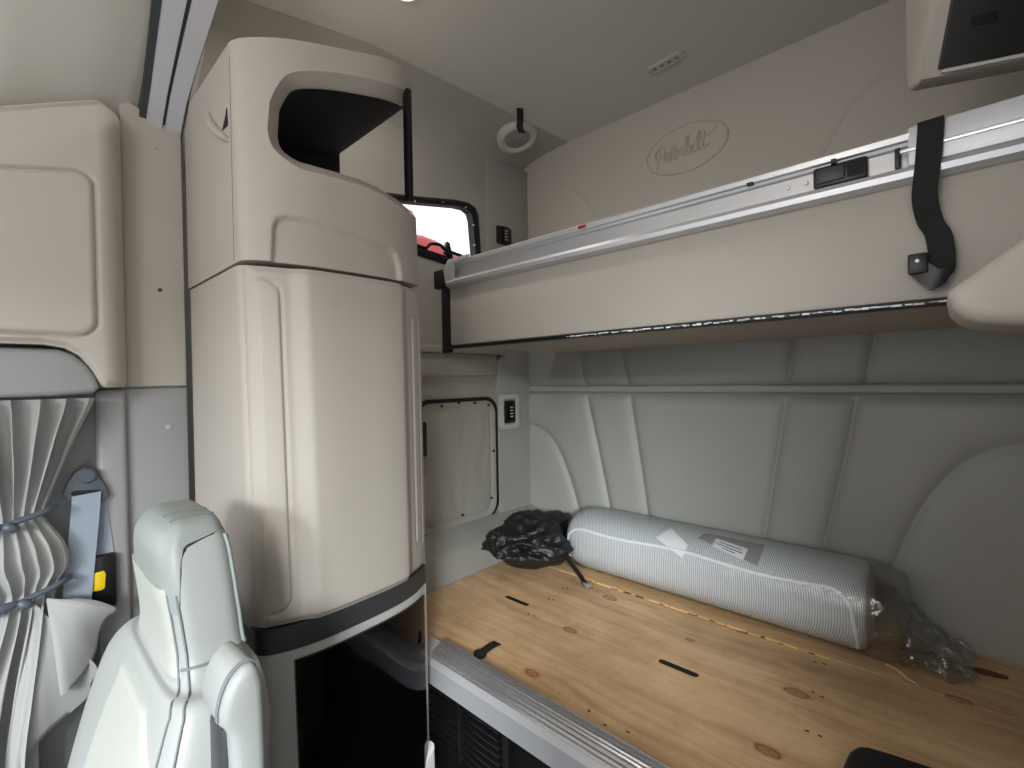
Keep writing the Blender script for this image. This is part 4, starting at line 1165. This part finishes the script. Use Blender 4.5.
# black bag heap with strap
bg = thing('black_bag', (-1.2, 1.5, -.75), 'crumpled black nylon bag heaped in the corner left of the roll', 'bag')
bm = bmesh.new(); bmesh.ops.create_icosphere(bm, subdivisions=6, radius=1)
q = MB()
for v in bm.verts:
    p = v.co.copy()
    rdg = 1-math.sqrt(noise.noise(p*2.1+Vector((4, 1, 2)))**2+.006)*1.5
    rd2 = 1-math.sqrt(noise.noise(p*4.6+Vector((1, 7, 3)))**2+.012)*1.6
    rd3 = 1-abs(noise.noise(p*10+Vector((3, 3, 9))))*1.6
    rim_ = sst(.0, .35, p.z+.30)
    k = .80+.17*rdg*(.35+.65*rim_)+.11*rd2*rim_+.04*rd3*rim_
    hz = .205*(1+.25*noise.noise(Vector((p.x*2, p.y*2, 8))))
    x = -1.20+p.x*k*.185+.03*p.y; y = 1.455+p.y*k*.23
    z = -.7485+max(0.0, (p.z*k*.5+.42))*hz*1.05
    x = max(x, -1.330)
    x = min(x, RX0-.034-.05*sst(1.5, 1.44, y)*-1) if y > 1.44 else x
    y = min(y, YR-.03)
    v.co = Vector((x, y, z))
q.bm(bm); bm.free(); q.build('bag', 'bag', bg, angle=180)
m = MB()
def bd(u, v, h): w = at(u, v, z=-.75+h); return tuple(w)
m.ribbon(smooth([bd(550, 545, .11), bd(562, 552, .085), bd(570, 562, .055), bd(579, 574, .022), bd(585, 583, .008)], 6), .036, .005, (1, -.35, .15))
m.ribbon(smooth([bd(500, 530, .10), bd(520, 522, .12), bd(545, 535, .09), bd(552, 548, .06)], 6), .03, .005, (.3, .6, .8))
m.ribbon(smooth([bd(505, 548, .08), bd(520, 556, .06), bd(540, 552, .055), bd(560, 548, .05)], 6), .028, .005, (.1, .3, 1))
m.build('strap', 'web', bg, angle=60)
m = MB(); c0 = Vector(bd(587, 585, .008)); m.box(-.022, .022, -.014, .014, -.004, .004, .003, mtx=Matrix.Translation(c0) @ Matrix.Rotation(-.5, 4, 'Z')); m.build('buckle', 'alu', bg)

# splinter of wood right of the roll
m = MB(); m.tube(smooth([bd(886, 664, .006), bd(897, 670, .012), bd(907, 678, .010), bd(919, 686, .004)], 5), [.003]*8+[.0025]*5+[.0015]*3, 6)
tag(m.build('wood_splinter', 'splinter', None), 'thin curved splinter of wood on the board by the right end of the roll', 'splinter')
m = MB(); c = at(975, 671, z=-.75)
m.tube(smooth([bd(965, 667, .004), bd(985, 672, .006), bd(1008, 678, .004)], 5), [.002, .004, .005, .006, .007, .007, .006, .006, .005, .004, .003], 7)
tag(m.build('wood_splinter.001', 'barkdark', None), 'dark brown strip of wood against the rear wall at the right edge', 'splinter')

# black object at the bottom of the frame
m = MB()
pp = [(at(u, v, z=-.72).x, at(u, v, z=-.72).y) for u, v in ((838, 790), (843, 765), (849, 752), (857, 747), (866, 747), (890, 754), (920, 764), (950, 774), (960, 800))]
m.prism(pp, 'z', -.7495, -.715, .010, 3)
tag(m.build('black_case', 'rubber', None), 'matt black rounded case lying on the board, cut off by the bottom of the photo', 'case')

# ================================================================== OUTSIDE
XO2 = -5.0
ol = [at(u, v, x=XO2) for u, v in ((380, 234), (400, 230), (412, 231), (425, 233), (438, 238), (450, 245), (460, 252), (468, 260), (474, 272), (478, 300))]
m = MB(); m.prism([(ol[0].y-1.2, -2.4), (ol[0].y-1.2, ol[0].z-.25), (ol[0].y-.6, ol[0].z-.06)]+[(p.y, p.z) for p in ol]+[(ol[-1].y+.05, -2.4)], 'x', XO2-2.0, XO2, .12, 4)
tag(m.build('red_truck', 'red', None, angle=50), 'rounded red vehicle roof seen outside through the small window', 'vehicle')
m = MB(); m.box(-14, -1.70, -10, 14, -2.5, -2.4); struct(m.build('ground', 'plategrey'))

# ================================================================== LIGHT
def area(name, loc, target, sx, sy, power, col):
    l = bpy.data.lights.new(name, 'AREA'); l.shape = 'RECTANGLE'; l.size = sx; l.size_y = sy; l.energy = power; l.color = col
    o = bpy.data.objects.new(name, l); COL.objects.link(o)
    o.location = (loc[0], loc[1], loc[2]+H)
    d = Vector(target)-Vector(loc); o.rotation_euler = d.to_track_quat('-Z', 'Y').to_euler(); return o
area('windshield_daylight', (-.43, -1.33, .07), (-.43, 1, .07), 1.84, .66, 2.5, (.88, .95, 1.0))
area('driver_window_daylight', (-1.40, -.54, .02), (1, -.54, .02), .84, .64, 2, (.88, .95, 1.0))
# bright open sky beyond the open passenger door
area('open_door_daylight', (1.75, -2.6, 1.15), (-.6, .7, -.45), 1.7, 1.1, 390, (.92, .975, .985))
pl_ = bpy.data.lights.new('dome_bulb', 'AREA'); pl_.shape = 'DISK'; pl_.size = .07; pl_.energy = 1.7; pl_.color = (1, .94, .87)
po = bpy.data.objects.new('dome_bulb', pl_); COL.objects.link(po); po.location = (dl.location.x, dl.location.y, 1.045+H)
pl2 = bpy.data.lights.new('cab_fill', 'POINT'); pl2.energy = 9.5; pl2.color = (1, .93, .86); pl2.shadow_soft_size = .16  # unseen fill added to lift the upper cab, like bounce from the open door
po2 = bpy.data.objects.new('cab_fill', pl2); COL.objects.link(po2); po2.location = (-.30, -.55, .52+H)

w = bpy.data.worlds.new('sky'); SC.world = w; w.use_nodes = True
bgk = w.node_tree.nodes['Background']; bgk.inputs['Color'].default_value = (.93, .97, 1, 1); bgk.inputs['Strength'].default_value = 1.2

SC.view_settings.view_transform = 'Standard'; SC.view_settings.look = 'None'
SC.view_settings.exposure = 0.52; SC.view_settings.gamma = 1.0; SC.view_settings.use_curve_mapping = False
try:
    SC.cycles.use_denoising = True
except Exception:
    pass
